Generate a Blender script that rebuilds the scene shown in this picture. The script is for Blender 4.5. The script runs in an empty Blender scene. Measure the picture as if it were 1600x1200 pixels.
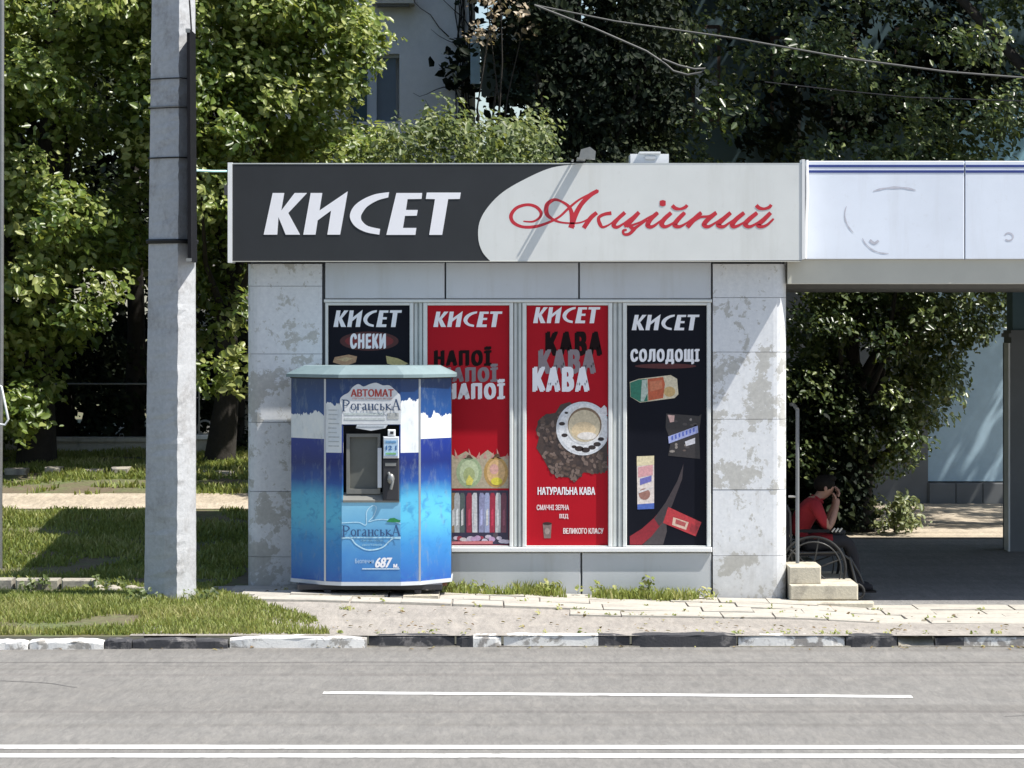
import bpy, bmesh, math, random
import numpy as np
from mathutils import Vector, Matrix, noise
R = math.radians
rng = random.Random(11)
NR = np.random.default_rng(5)
scene = bpy.context.scene
C = scene.collection

# ------------------------------------------------------------------ camera, sky, sun, exposure
CAMY, EYE, F = -28.0, 2.636, 4620.0
cam = bpy.data.cameras.new('camera'); camo = bpy.data.objects.new('camera', cam); C.objects.link(camo)
camo.location = (0, CAMY, EYE); camo.rotation_euler = (R(90), 0, 0)
cam.sensor_width = 36; cam.lens = F/1600*36; cam.shift_y = -100/1600
cam.clip_end = 2000; cam.clip_start = 0.5
scene.camera = camo
SUN = Vector((3.1, -1.0, 5.4)).normalized()
w = bpy.data.worlds.new('World'); scene.world = w; w.use_nodes = True
nt = w.node_tree
sky = nt.nodes.new('ShaderNodeTexSky'); sky.sky_type = 'NISHITA'; sky.sun_disc = False
sky.sun_elevation = math.asin(SUN.z); sky.sun_rotation = math.atan2(SUN.x, SUN.y)
bg = nt.nodes['Background']; bg.inputs[1].default_value = 0.10
nt.links.new(sky.outputs[0], bg.inputs[0])
sl = bpy.data.lights.new('sun', 'SUN'); sl.energy = 5.0; sl.angle = R(0.5); sl.color = (1.0, .955, .88)
so = bpy.data.objects.new('sun', sl); C.objects.link(so)
so.rotation_euler = (-SUN).to_track_quat('-Z', 'Y').to_euler(); so.location = (30, -10, 50)
vs = scene.view_settings
vs.view_transform = 'Standard'; vs.look = 'None'; vs.exposure = 0.70; vs.gamma = 1; vs.use_curve_mapping = False
scene.cycles.max_bounces = 6; scene.cycles.diffuse_bounces = 3; scene.cycles.transparent_max_bounces = 6

# ------------------------------------------------------------------ helpers
def sx(px, Y): return (px-800)*(Y-CAMY)/F
def sz(py, Y): return EYE-(py-500)*(Y-CAMY)/F
def P(px, py, Y): return Vector((sx(px, Y), Y, sz(py, Y)))

def tag(o, label=None, cat=None, group=None, kind=None):
    if label: o['label'] = label
    if cat: o['category'] = cat
    if group: o['group'] = group
    if kind: o['kind'] = kind
    return o
def empty(name, loc, label, cat, group=None, kind=None):
    o = bpy.data.objects.new(name, None); C.objects.link(o); o.location = loc; o.empty_display_size = .2
    return tag(o, label, cat, group, kind)
def link(o, parent=None):
    C.objects.link(o)
    if parent is not None:
        o.parent = parent
        if parent.type == 'EMPTY': o.matrix_parent_inverse = Matrix.Translation(-Vector(parent.location))
    return o
def obj(name, me, mats, parent=None):
    if not isinstance(mats, (list, tuple)): mats = [mats]
    for m in mats: me.materials.append(m)
    return link(bpy.data.objects.new(name, me), parent)

class MB:
    def __init__(s): s.v = []; s.f = []; s.mi = []; s.sm = []
    def add(s, vs, fs, mi=0, sm=False):
        n = len(s.v); s.v += [tuple(v) for v in vs]
        for f in fs: s.f.append([i+n for i in f]); s.mi.append(mi); s.sm.append(sm)
        return s
    def box(s, x0, x1, y0, y1, z0, z1, mi=0):
        v = [(x0,y0,z0),(x1,y0,z0),(x1,y1,z0),(x0,y1,z0),(x0,y0,z1),(x1,y0,z1),(x1,y1,z1),(x0,y1,z1)]
        return s.add(v, [(0,3,2,1),(4,5,6,7),(0,1,5,4),(1,2,6,5),(2,3,7,6),(3,0,4,7)], mi)
    def bbox(s, x0, x1, y0, y1, z0, z1, b=.006, mi=0):
        # box with its front (-y) rim chamfered
        v = []
        for (y, e) in ((y1, 0), (y0+b, 0), (y0, b)):
            v += [(x0+e,y,z0+e),(x1-e,y,z0+e),(x1-e,y,z1-e),(x0+e,y,z1-e)]
        f = [(3,2,1,0)]
        for k in (0,4):
            for i in range(4): f.append((k+i, k+(i+1)%4, k+4+(i+1)%4, k+4+i))
        f.append((8,9,10,11))
        f = [tuple(reversed(q)) for q in f]
        f = [(0,1,2,3)] + [(k+i, k+4+i, k+4+(i+1)%4, k+(i+1)%4) for k in (0,4) for i in range(4)] + [(8,11,10,9)]
        return s.add(v, f, mi)
    def prism(s, pts, z0, z1, mi=0, sm=False, z1f=None):
        n = len(pts)
        v = [(x,y,z0) for x,y in pts] + [(x,y,z1 if z1f is None else z1f(x,y)) for x,y in pts]
        f = [tuple(range(n))[::-1], tuple(range(n,2*n))]
        s.add(v, f, mi)
        s.add(v, [(i,(i+1)%n,n+(i+1)%n,n+i) for i in range(n)], mi, sm)
        return s
    def plate(s, pts, y0, y1, mi=0):
        # polygon in xz, extruded between y0 (front) and y1
        n = len(pts)
        v = [(x,y0,z) for x,z in pts] + [(x,y1,z) for x,z in pts]
        a = sum(pts[i][0]*pts[(i+1)%n][1]-pts[(i+1)%n][0]*pts[i][1] for i in range(n))
        f = [tuple(range(n)), tuple(range(n,2*n))[::-1]] + [(i,n+i,n+(i+1)%n,(i+1)%n) for i in range(n)]
        if a < 0: f = [q[::-1] for q in f]
        return s.add(v, f, mi)
    def tube(s, pts, rad, seg=8, mi=0, cap=True):
        pts = [Vector(p) for p in pts]; n = len(pts)
        if not isinstance(rad, (list, tuple)): rad = [rad]*n
        base = len(s.v); vv = []; up = None
        for i, p in enumerate(pts):
            t = (pts[min(i+1,n-1)]-pts[max(i-1,0)]).normalized()
            if up is None: up = t.orthogonal().normalized()
            up = (up - t*up.dot(t))
            up = up.normalized() if up.length > 1e-6 else t.orthogonal().normalized()
            b = t.cross(up)
            for k in range(seg):
                a = 2*math.pi*k/seg
                vv.append(p + (up*math.cos(a)+b*math.sin(a))*rad[i])
        f = [(i*seg+k, i*seg+(k+1)%seg, (i+1)*seg+(k+1)%seg, (i+1)*seg+k) for i in range(n-1) for k in range(seg)]
        s.add(vv, f, mi, True)
        if cap: s.add(vv, [tuple(range(seg))[::-1], tuple(range((n-1)*seg, n*seg))], mi)
        return s
    def ellipsoid(s, c, r, seg=10, ring=7, mi=0):
        v = []; f = []
        for i in range(ring+1):
            th = math.pi*i/ring
            for k in range(seg):
                a = 2*math.pi*k/seg
                v.append((c[0]+r[0]*math.sin(th)*math.cos(a), c[1]+r[1]*math.sin(th)*math.sin(a), c[2]-r[2]*math.cos(th)))
        for i in range(ring):
            for k in range(seg): f.append((i*seg+k, i*seg+(k+1)%seg, (i+1)*seg+(k+1)%seg, (i+1)*seg+k))
        return s.add(v, f, mi, True)
    def mesh(s, name='m'):
        me = bpy.data.meshes.new(name); me.from_pydata(s.v, [], s.f)
        me.polygons.foreach_set('material_index', s.mi); me.polygons.foreach_set('use_smooth', s.sm); me.update()
        return me
    def build(s, name, mats, parent=None): return obj(name, s.mesh(name), mats, parent)

# ------------------------------------------------------------------ materials
class NB:
    def __init__(s, name):
        s.m = bpy.data.materials.new(name); s.m.use_nodes = True; s.t = s.m.node_tree; s.n = s.t.nodes
        s.b = s.n['Principled BSDF']; s.out = s.n['Material Output']
        s.co = s.n.new('ShaderNodeTexCoord')
    def node(s, typ, **kw):
        x = s.n.new(typ)
        for k, v in kw.items(): setattr(x, k, v)
        return x
    def l(s, a, b): s.t.links.new(a, b)
    def noise(s, scale, detail=6, rough=.6, stretch=None, dist=0, w=None):
        x = s.node('ShaderNodeTexNoise'); x.inputs['Scale'].default_value = scale
        x.inputs['Detail'].default_value = detail; x.inputs['Roughness'].default_value = rough; x.inputs['Distortion'].default_value = dist
        mp = s.node('ShaderNodeMapping'); s.l(s.co.outputs['Object'], mp.inputs[0])
        if stretch: mp.inputs['Scale'].default_value = stretch
        if w: mp.inputs['Location'].default_value = w
        s.l(mp.outputs[0], x.inputs['Vector'])
        return x.outputs['Fac']
    def ramp(s, fac, stops, interp='LINEAR'):
        x = s.node('ShaderNodeValToRGB'); x.color_ramp.interpolation = interp
        e = x.color_ramp.elements
        while len(e) > 1: e.remove(e[-1])
        e[0].position = stops[0][0]; e[0].color = (*stops[0][1], 1)
        for p, c in stops[1:]:
            q = e.new(p); q.color = (*c, 1)
        s.l(fac, x.inputs[0]); return x.outputs[0]
    def mix(s, fac, a, b, mode='MIX'):
        x = s.node('ShaderNodeMix', data_type='RGBA', blend_type=mode)
        for i, q in ((0, fac), (6, a), (7, b)):
            if isinstance(q, (int, float)): x.inputs[i].default_value = q
            elif isinstance(q, tuple): x.inputs[i].default_value = (*q, 1)
            else: s.l(q, x.inputs[i])
        return x.outputs[2]
    def bump(s, h, strength=.3, dist=.01):
        x = s.node('ShaderNodeBump'); x.inputs['Strength'].default_value = strength; x.inputs['Distance'].default_value = dist
        s.l(h, x.inputs['Height']); s.l(x.outputs[0], s.b.inputs['Normal'])
    def col(s, c):
        if isinstance(c, tuple): s.b.inputs['Base Color'].default_value = (*c, 1)
        else: s.l(c, s.b.inputs['Base Color'])
        return s

def sc(c, k): return tuple(min(1, x*k) for x in c)
def mat(name, c, rough=.7, var=.12, scale=6, metal=0, bump=0, bscale=60, spec=.5, stretch=None):
    b = NB(name)
    if var > 0:
        f = b.noise(scale, 8, .65, stretch)
        b.col(b.ramp(f, [(.25, sc(c, 1-var)), (.5, c), (.75, sc(c, 1+var))]))
    else: b.col(c)
    b.b.inputs['Roughness'].default_value = rough; b.b.inputs['Metallic'].default_value = metal
    b.b.inputs['Specular IOR Level'].default_value = spec
    if bump: b.bump(b.noise(bscale, 4), bump)
    return b.m

def worn(name, c1, c2, thr=.55, scale=5, rough=.6, soft=.02, bump=.2, fine=.08, c3=None, thr3=.62):
    b = NB(name)
    f = b.noise(scale, 7, .62, dist=.4)
    g = b.noise(scale*9, 6, .7)
    m = b.ramp(f, [(thr-soft, (0,0,0)), (thr+soft, (1,1,1))])
    a = b.ramp(g, [(.3, sc(c1, 1-fine)), (.7, sc(c1, 1+fine))])
    d = b.ramp(g, [(.3, sc(c2, 1-fine*2)), (.7, sc(c2, 1+fine*2))])
    col = b.mix(m, a, d)
    if c3:
        h = b.noise(scale*1.7, 6, .6, dist=.6, w=(3.1, 1.7, 8.2))
        col = b.mix(b.ramp(h, [(thr3-soft, (0,0,0)), (thr3+soft, (1,1,1))]), col, c3)
    b.col(col); b.b.inputs['Roughness'].default_value = rough
    if bump: b.bump(g, bump)
    return b.m

M = {}
M['white'] = mat('white_paint', (.78,.79,.80), .45, .05, 3)
M['trim'] = mat('white_trim', (.72,.73,.73), .5, .06, 4)
M['frame'] = mat('frame_paint', (.66,.68,.67), .5, .08, 7, bump=.05)
M['post'] = mat('window_post_paint', (.52,.55,.54), .5, .14, 5)
M['panel'] = worn('cladding_panel', (.55,.58,.62), (.45,.48,.52), .63, 3.2, .5, .05, 0, .03)
M['panel_low'] = mat('lower_panel', (.47,.49,.51), .55, .07, 3)
M['joint'] = mat('joint_dark', (.05,.05,.06), .8, 0)
M['core'] = mat('kiosk_core', (.24,.25,.27), .8, .1)
M['sign_dark'] = mat('sign_dark_film', (.030,.033,.037), .55, .1, 3, spec=.25)
M['sign_grey'] = mat('sign_light_film', (.64,.655,.64), .4, .04, 2)
M['red'] = mat('sign_red', (.50,.02,.035), .45, .1, 9)
M['redpaint'] = mat('poster_red', (.40,.006,.016), .5, .05, 3, spec=.15)
M['black'] = mat('poster_black', (.006,.007,.013), .5, .1, 3, spec=.12)
M['txt'] = mat('lettering_white', (.82,.82,.86), .5, .03)
M['txtgrey'] = mat('lettering_grey', (.23,.19,.21), .5, .1, 20)
M['txtblack'] = mat('lettering_black', (.012,.005,.006), .5, .05, spec=.1)
M['fascia'] = mat('fascia_panel', (.72,.77,.86), .32, .04, 1.2)
def streaked(name, c, dirt, rough, amt=.5):
    b = NB(name)
    st_ = b.noise(4.5, 6, .65, (1,1,.10)); f = b.noise(1.6, 6, .6); g = b.noise(14, 6, .7)
    col = b.mix(b.ramp(st_, [(.52, (0,0,0)), (.75, (amt,amt,amt))]), b.ramp(f, [(.3, sc(c,.93)), (.7, sc(c,1.03))]), dirt)
    col = b.mix(b.ramp(g, [(.60, (0,0,0)), (.74, (amt*.7,)*3)]), col, dirt)
    b.col(col); b.b.inputs['Roughness'].default_value = rough
    return b.m
M['sign_grey'] = streaked('sign_light_film', (.66,.675,.66), (.50,.50,.46), .4, .45)
M['fascia'] = streaked('fascia_panel', (.73,.78,.87), (.58,.60,.64), .32, .5)
M['panel'] = streaked('cladding_panel', (.56,.59,.63), (.40,.40,.38), .5, .45)
M['panel_low'] = streaked('lower_panel', (.48,.50,.52), (.33,.32,.29), .55, .55)
M['navy'] = mat('navy_stripe', (.03,.05,.22), .4, .05)
M['scuff'] = mat('scuff_mark', (.50,.50,.56), .6, .2, 20)
M['beam'] = mat('beam_paint', (.50,.49,.43), .6, .08, 2)
M['soffit'] = mat('soffit', (.20,.20,.19), .8, .1)
M['roof'] = mat('roof_felt', (.07,.07,.07), .9, .2)
M['conc'] = worn('pole_concrete', (.43,.44,.455), (.36,.36,.365), .56, 3.0, .85, .06, .5, .12)
M['step'] = worn('step_concrete', (.50,.46,.37), (.36,.33,.27), .55, 5, .9, .06, .5, .1)
M['slab'] = worn('paving_slab', (.42,.395,.345), (.34,.318,.28), .54, 2.2, .9, .08, .4, .1)
M['dark'] = mat('black_metal', (.008,.008,.010), .6, .1, spec=.15)
M['cable'] = mat('cable_rubber', (.01,.01,.012), .6, 0)
M['tealrod'] = mat('teal_rod', (.45,.72,.70), .5, .05)
M['steel'] = mat('dull_steel', (.28,.28,.27), .4, .15, 12, metal=.6)
M['rust'] = mat('rusty_metal', (.16,.07,.04), .8, .3, 20)
M['skin'] = mat('skin', (.24,.13,.09), .55, .05, 30)
M['shirt'] = mat('red_cotton', (.20,.004,.010), .85, .12, 14, bump=.3, bscale=25)
M['trouser'] = mat('black_cloth', (.012,.012,.016), .9, .2, 14)
M['hair'] = mat('black_hair', (.006,.005,.004), .7, .3, 60, spec=.1)
M['tyre'] = mat('tyre_rubber', (.02,.02,.02), .8, .1)
M['spoke'] = mat('grey_spokes', (.035,.035,.035), .4, .1)
M['bark'] = mat('bark', (.026,.022,.018), .95, .35, 14, bump=.8, bscale=30)
M['bwall'] = worn('building_plaster', (.80,.80,.80), (.73,.74,.74), .55, 1.2, .85, .1, .2, .04)
M['bluewall'] = worn('blue_render', (.42,.58,.70), (.38,.53,.65), .55, 1.1, .85, .15, .1, .05)
M['tealwall'] = mat('teal_render', (.07,.13,.155), .7, .12, 1)
M['plinth'] = mat('grey_plinth', (.16,.17,.18), .85, .15, 2)
M['glass'] = mat('window_glass', (.06,.10,.13), .08, .1, 1, spec=.8)
M['winframe'] = mat('window_frame_white', (.55,.60,.66), .5, .05)
M['winshut'] = mat('grey_shutter', (.16,.20,.24), .6, .1, 3)
M['cream'] = worn('old_plaster', (.52,.50,.44), (.38,.36,.31), .56, 4, .9, .06, .3, .1)

def pier_mat(name, amt, off):
    b = NB(name)
    g = b.noise(22, 6, .7, w=off); st_ = b.noise(5, 6, .7, (1,1,.18), w=off)
    f = b.noise(3.1, 9, .72, dist=.2, w=off); h = b.noise(7.5, 8, .72, (1,1,.8), dist=.15, w=off)
    col = b.ramp(g, [(.3, (.60,.62,.65)), (.7, (.73,.745,.765))])
    old = b.ramp(g, [(.3, (.36,.355,.335)), (.7, (.50,.495,.465))])
    col = b.mix(b.ramp(f, [(amt, (0,0,0)), (amt+.018, (.9,.9,.9))]), col, old)
    col = b.mix(b.ramp(h, [(.59, (0,0,0)), (.61, (.8,.8,.8)), (.67, (.5,.5,.5))]), col, (.45,.445,.42))
    col = b.mix(b.ramp(h, [(.33, (.7,.7,.7)), (.36, (0,0,0))]), col, (.70,.72,.75))
    col = b.mix(b.ramp(st_, [(.56, (0,0,0)), (.72, (.35,.35,.35))]), col, (.34,.33,.30))
    sep = b.node('ShaderNodeSeparateXYZ'); b.l(b.co.outputs['Object'], sep.inputs[0])
    base = b.ramp(b.node('ShaderNodeMath', operation='MULTIPLY_ADD').outputs[0], [(0,(1,1,1)),(1,(0,0,0))])
    ma = [n for n in b.n if n.bl_idname == 'ShaderNodeMath'][-1]; b.l(f, ma.inputs[0]); ma.inputs[1].default_value = -1.6
    sc_ = b.node('ShaderNodeMath', operation='MULTIPLY_ADD'); b.l(sep.outputs[2], sc_.inputs[0]); sc_.inputs[1].default_value = 1.6; sc_.inputs[2].default_value = .75; b.l(sc_.outputs[0], ma.inputs[2])
    col = b.mix(b.mix(1.0, base, (.45,.45,.45), 'MULTIPLY'), col, (.30,.285,.25))
    b.col(col); b.b.inputs['Roughness'].default_value = .75; b.bump(f, .25, .006)
    return b.m
def asphalt(name, c1, c2, bands=True, fine=140):
    b = NB(name)
    f = b.noise(fine, 3, .8)
    base = b.ramp(f, [(.28, sc(c1, .55)), (.48, c1), (.62, sc(c1, 1.1)), (.78, sc(c1, 1.75))])
    g = b.noise(.8, 6, .6, (.25, 2.2, 1))
    base = b.mix(b.ramp(g, [(.42, (0,0,0)), (.62, (.6,.6,.6))]), base, c2, 'MULTIPLY')
    base = b.mix(1.0, base, b.ramp(b.noise(7, 7, .75, (1, .3, 1)), [(.3, (.84,.84,.84)), (.5, (1,1,1)), (.7, (1.14,1.13,1.11))]), 'MULTIPLY')
    base = b.mix(1.0, base, b.ramp(b.noise(22, 5, .75, (1, .16, 1), dist=.8), [(.3, (.78,.78,.78)), (.5, (1,1,1)), (.7, (1.22,1.21,1.20))]), 'MULTIPLY')
    if bands:
        g2 = b.noise(1.0, 3, .5, (.012, 1.9, 1))
        base = b.mix(b.ramp(g2, [(.52, (0,0,0)), (.64, (1,1,1))]), base, (.87,.86,.85), 'MULTIPLY')
        g3 = b.noise(6, 8, .7, (.5, 2, 1))
        base = b.mix(b.ramp(g3, [(.62, (0,0,0)), (.72, (.7,.7,.7))]), base, (1.25,1.22,1.15), 'MULTIPLY')
        # narrow bitumen seams running along the lane
        sep = b.node('ShaderNodeSeparateXYZ'); b.l(b.co.outputs['Object'], sep.inputs[0])
        wob = b.noise(.5, 3, .6)
        for yy, hw, k in ((-4.38, .05, .62), (-4.62, .03, .8), (-7.35, .09, .85), (-5.2, .1, .9)):
            a = b.node('ShaderNodeMath', operation='MULTIPLY_ADD'); b.l(wob, a.inputs[0]); a.inputs[1].default_value = .16; b.l(sep.outputs[1], a.inputs[2])
            d = b.node('ShaderNodeMath', operation='SUBTRACT'); b.l(a.outputs[0], d.inputs[0]); d.inputs[1].default_value = yy+.08
            e = b.node('ShaderNodeMath', operation='ABSOLUTE'); b.l(d.outputs[0], e.inputs[0])
            m_ = b.node('ShaderNodeMapRange'); b.l(e.outputs[0], m_.inputs[0])
            m_.inputs[1].default_value = hw*.5; m_.inputs[2].default_value = hw; m_.inputs[3].default_value = 1; m_.inputs[4].default_value = 0
            base = b.mix(m_.outputs[0], base, (k, k*.98, k*.98), 'MULTIPLY')
    b.col(base); b.b.inputs['Roughness'].default_value = .9
    b.bump(f, .35, .004)
    return b.m
M['pier'] = pier_mat('peeling_pier', .56, (0,0,0)); M['pier2'] = pier_mat('peeling_pier_stained', .50, (0,0,0))
M['road'] = asphalt('road_asphalt', (.190,.183,.170), (.86,.85,.84))
M['walk'] = asphalt('walk_asphalt', (.31,.285,.255), (.8,.8,.8), False, 90)
M['floor'] = asphalt('passage_floor', (.20,.195,.19), (.75,.75,.78), False, 60)
M['path'] = asphalt('gravel_path', (.42,.36,.28), (.7,.68,.64), False, 30)
M['soil'] = worn('soil', (.12,.095,.06), (.10,.12,.045), .5, 2.2, .95, .1, .6, .25)
M['line'] = worn('road_paint', (.74,.74,.72), (.42,.41,.39), .60, 7, .7, .05, .15, .08)
M['kwhite'] = worn('kerb_white_paint', (.74,.73,.70), (.36,.34,.31), .555, 7, .8, .03, .4, .08)
M['kwhite2'] = worn('kerb_white_paint_scuffed', (.72,.71,.68), (.30,.28,.26), .52, 6, .8, .03, .4, .08)
M['kblack'] = worn('kerb_black_paint', (.045,.045,.05), (.17,.16,.155), .56, 6, .8, .04, .4, .2)
M['kbare'] = worn('kerb_bare_concrete', (.36,.33,.27), (.22,.2,.18), .55, 6, .9, .05, .5, .1)

def leafmat(name, lo, mid, hi, trans=.35, rough=.45, spec=.45):
    b = NB(name)
    a = b.node('ShaderNodeAttribute', attribute_name='var')
    col = b.ramp(a.outputs['Fac'], [(0, lo), (.5, mid), (1, hi)])
    b.col(col); b.b.inputs['Roughness'].default_value = rough
    b.b.inputs['Specular IOR Level'].default_value = spec
    t = b.node('ShaderNodeBsdfTranslucent'); b.l(b.mix(.5, col, (hi[0]*1.2, hi[1]*1.2, hi[2]*.5)), t.inputs[0])
    mx = b.node('ShaderNodeMixShader'); mx.inputs[0].default_value = trans
    b.l(b.b.outputs[0], mx.inputs[1]); b.l(t.outputs[0], mx.inputs[2]); b.l(mx.outputs[0], b.out.inputs[0])
    return b.m
M['leaf1'] = leafmat('maple_leaf', (.05,.09,.02), (.155,.220,.042), (.40,.43,.16), .42, .36)
M['leaf2'] = leafmat('shrub_leaf', (.045,.07,.022), (.12,.165,.05), (.26,.29,.11), .38)
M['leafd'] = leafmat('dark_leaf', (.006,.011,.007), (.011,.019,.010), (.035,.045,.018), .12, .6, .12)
M['leafm'] = leafmat('mid_leaf', (.018,.034,.013), (.050,.080,.026), (.19,.23,.08), .28, .33)
M['grass'] = leafmat('grass_blade', (.11,.15,.03), (.22,.27,.06), (.42,.40,.17), .3, .6)

# ------------------------------------------------------------------ terrain
def sst(a, b, t): t = max(0, min(1, (t-a)/(b-a))); return t*t*(3-2*t)
def interp(pts, t):
    if t <= pts[0][0]: return pts[0][1]
    for (a, va), (b, vb) in zip(pts, pts[1:]):
        if t <= b: return va+(vb-va)*(t-a)/(b-a)
    return pts[-1][1]
KY = -3.27
def zt(x, Y):
    near = interp([(-1.8,.12),(1,.02),(2.6,-.015),(3.3,-.07)], x)
    left = interp([(0,.12),(1.0,.15),(4.7,.50),(7,.76),(10,.88),(14,.95)], Y)
    w_ = sst(2.0, -2.0, x)
    z = near*(1-w_) + left*w_ if Y > 0 else near
    return z*sst(KY, -.9, Y)
def drape(name, xs, ys, off, m, parent=None, mask=None):
    b = MB(); nx = len(xs)
    v = [(x, y, zt(x, y)+off) for y in ys for x in xs]
    f = []
    for j in range(len(ys)-1):
        for i in range(nx-1):
            if mask and not mask((xs[i]+xs[i+1])/2, (ys[j]+ys[j+1])/2): continue
            f.append((j*nx+i, j*nx+i+1, (j+1)*nx+i+1, (j+1)*nx+i))
    b.add(v, f, 0, True)
    return b.build(name, m, parent)
def lin(a, b, n): return [a+(b-a)*i/(n-1) for i in range(n)]
xs = [-400,-150,-60,-30,-15] + lin(-10, 10, 81) + [15,30,60,150,400]
ys = [KY+.02] + lin(-3, 16, 77) + [20,30,60,150,500]
tag(drape('ground', xs, ys, -.012, M['soil']), kind='structure')
b = MB(); b.box(-400, 400, -60, KY+.03, -.6, -.3)
tag(b.build('ground_under_road', M['soil']), kind='structure')

# road with its painted lines
b = MB(); b.add([(-400,-60,-.1),(400,-60,-.1),(400,KY+.02,-.1),(-400,KY+.02,-.1)], [(0,1,2,3)])
road = tag(b.build('road', M['road']), kind='structure')
def roadline(px0, py0, px1, py1, hw):
    d0 = 2.736*F/(py0-500); d1 = 2.736*F/(py1-500)
    x0 = (px0-800)*d0/F; x1 = (px1-800)*d1/F; y0 = d0-28; y1 = d1-28
    n = 40; v = []; f = []
    for i in range(n+1):
        t = i/n; x = x0+(x1-x0)*t; y = y0+(y1-y0)*t
        v += [(x, y-hw+rng.uniform(-.004,.004), -.096), (x, y+hw+rng.uniform(-.004,.004), -.096)]
    f = [(2*i, 2*i+2, 2*i+3, 2*i+1) for i in range(n)]
    MB().add(v, f).build('lane_line', M['line'], road)
cr = MB()
for (x, y, L_) in ((-5.2,-5.6,2.2),(3.4,-7.6,2.0)):
    p = []; a_ = rng.uniform(-.5,.5)
    for i in range(16): p.append((x,y)); x += L_/16*math.cos(a_); y += L_/16*math.sin(a_)*1.6+rng.uniform(-.03,.03); a_ += rng.uniform(-.35,.35)
    v = []
    for i, (px_, py_) in enumerate(p):
        w_ = .007*(1-abs(i-7.5)/9)+.002; v += [(px_,py_-w_*1.5,-.0975),(px_,py_+w_*1.5,-.0975)]
    cr.add(v, [(2*i,2*i+2,2*i+3,2*i+1) for i in range(15)])
cr.build('cracks', M['kblack'], road)
roadline(505, 1083, 1425, 1089, .07)
roadline(-1400, 1086, -420, 1083, .07)
roadline(-1500, 1167, 3000, 1169, .085); roadline(-1500, 1180.5, 3000, 1182.5, .085)

# pavement: asphalt strip plus a field of slabs
def lawn_edge(Y): return sx(interp([(-3.3,520),(-2.4,500),(-1.3,400),(-.6,345),(0,325)], Y), Y)
pav = drape('pavement', lin(-3.2, 14, 90), lin(KY, -.0, 14), -.004, M['walk'])
tag(pav, kind='structure')
rows = 0
def slab_limit(x): return interp([(-2.6,-1.45),(-1,-1.62),(2,-1.85),(14,-2.1)], x)
for k in range(4):
    Y1 = -.03-.46*k; x = -2.62+.13*k
    while x < 9:
        wd = .46 if rng.random() < .85 else .9
        if Y1-.3 > slab_limit(x) and not (rng.random() < .03):
            z = zt(x+wd/2, Y1-.2); g = .006
            o = MB(); o.box(-wd/2+g, wd/2-g, -.224, .224, -.03, .003)
            q = o.build('paving_slab', M['slab'], pav)
            q.location = (x+wd/2+rng.uniform(-.006,.006), Y1-.23, z+.004+rng.uniform(-.003,.008))
            q.rotation_euler = (rng.uniform(-.012,.012), rng.uniform(-.012,.012)+ (zt(x,Y1-.2)-zt(x+wd,Y1-.2))/wd, rng.uniform(-.02,.02))
        x += wd
# passage floor, sunlit yard beyond
flo = drape('passage_floor', [2.5,2.7,3,3.3,4,6,9,14], [-.03,1,2,4,6,8,10,12,15.4], -.002, M['floor'])
tag(flo, kind='structure')
tag(drape('yard_path', lin(2.5, 14, 12), [8.6,9.5,11,13,15.45], .006, M['path']), kind='structure')
tag(drape('dirt_path', [-14,-12]+lin(-10, -1.5, 35), lin(5.0, 6.0, 5), -.004, M['path']), kind='structure')  # path kept to its sunlit strip; dark soil behind stands in for tree shade

# kerb: stones as pieces
kb = MB(); kb.box(-40, 40, KY-.0, KY+.14, -.2, -.09)
kerb = tag(kb.build('kerb', M['kbare']), kind='structure')
stones = [(-330,-175,'w'),(-172,-30,'k'),(-27,42,'w'),(46,161,'w'),(163,205,'k'),(207,355,'k'),(359,573,'w'),(576,710,'k'),(713,783,'kw'),
          (787,984,'wk'),(988,1151,'k'),(1154,1320,'w2'),(1322,1402,'k'),(1462,1640,'kw'),(1643,1800,'k'),(1803,1960,'w'),(-500,-333,'k'),(1963,2120,'k')]
MATI = [M['kwhite'], M['kwhite2'], M['kblack']]
for (a, c, t) in stones:
    mid = (a+c)/2
    Yf = KY + interp([(-500,-.30),(0,-.20),(350,-.10),(600,0),(2200,0)], mid) + rng.uniform(-.01,.01)
    top = interp([(0,-.022),(600,.002),(1000,.010),(1600,-.008)], mid) + rng.uniform(-.008,.008)
    x0, x1 = sx(a, Yf), sx(c, Yf)
    n = 8; mb = MB(); v = []
    ch = .022
    prof = [(0,-.14),(0,top-ch),(.004,top-ch*.5),(ch,top),(.15,top),(.15,-.14)]
    for i in range(n+1):
        x = x0+(x1-x0)*i/n
        e = .012 if i in (0, n) else 0
        for (py, pz) in prof:
            jy = rng.uniform(-.006,.006) if py < .1 and pz > -.1 else 0; jz = rng.uniform(-.006,.004) if pz > -.1 else 0
            v.append((x, Yf+py+jy+(e if py < .1 else -e), pz+jz-(e if pz > -.1 else 0)))
    split = {'w':1,'w2':1,'k':0,'kw':.32,'wk':.70}[t]
    if t == 'kw' and mid > 1400: split = .25
    for i in range(n):
        s_ = (i+.5)/n
        if t in ('w','w2'): mi = 0 if t == 'w' else 1
        elif t == 'k': mi = 2
        elif t == 'kw': mi = 2 if s_ < split else 1
        else: mi = 0 if s_ < split else 2
        mb.add(v, [(i*6+k, (i+1)*6+k, (i+1)*6+k+1, i*6+k+1) for k in range(5)], mi)
    mb.add(v, [tuple(range(6)), tuple(range(n*6, n*6+6))[::-1]], mi)
    mb.build('kerb_stone', MATI, kerb)
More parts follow.
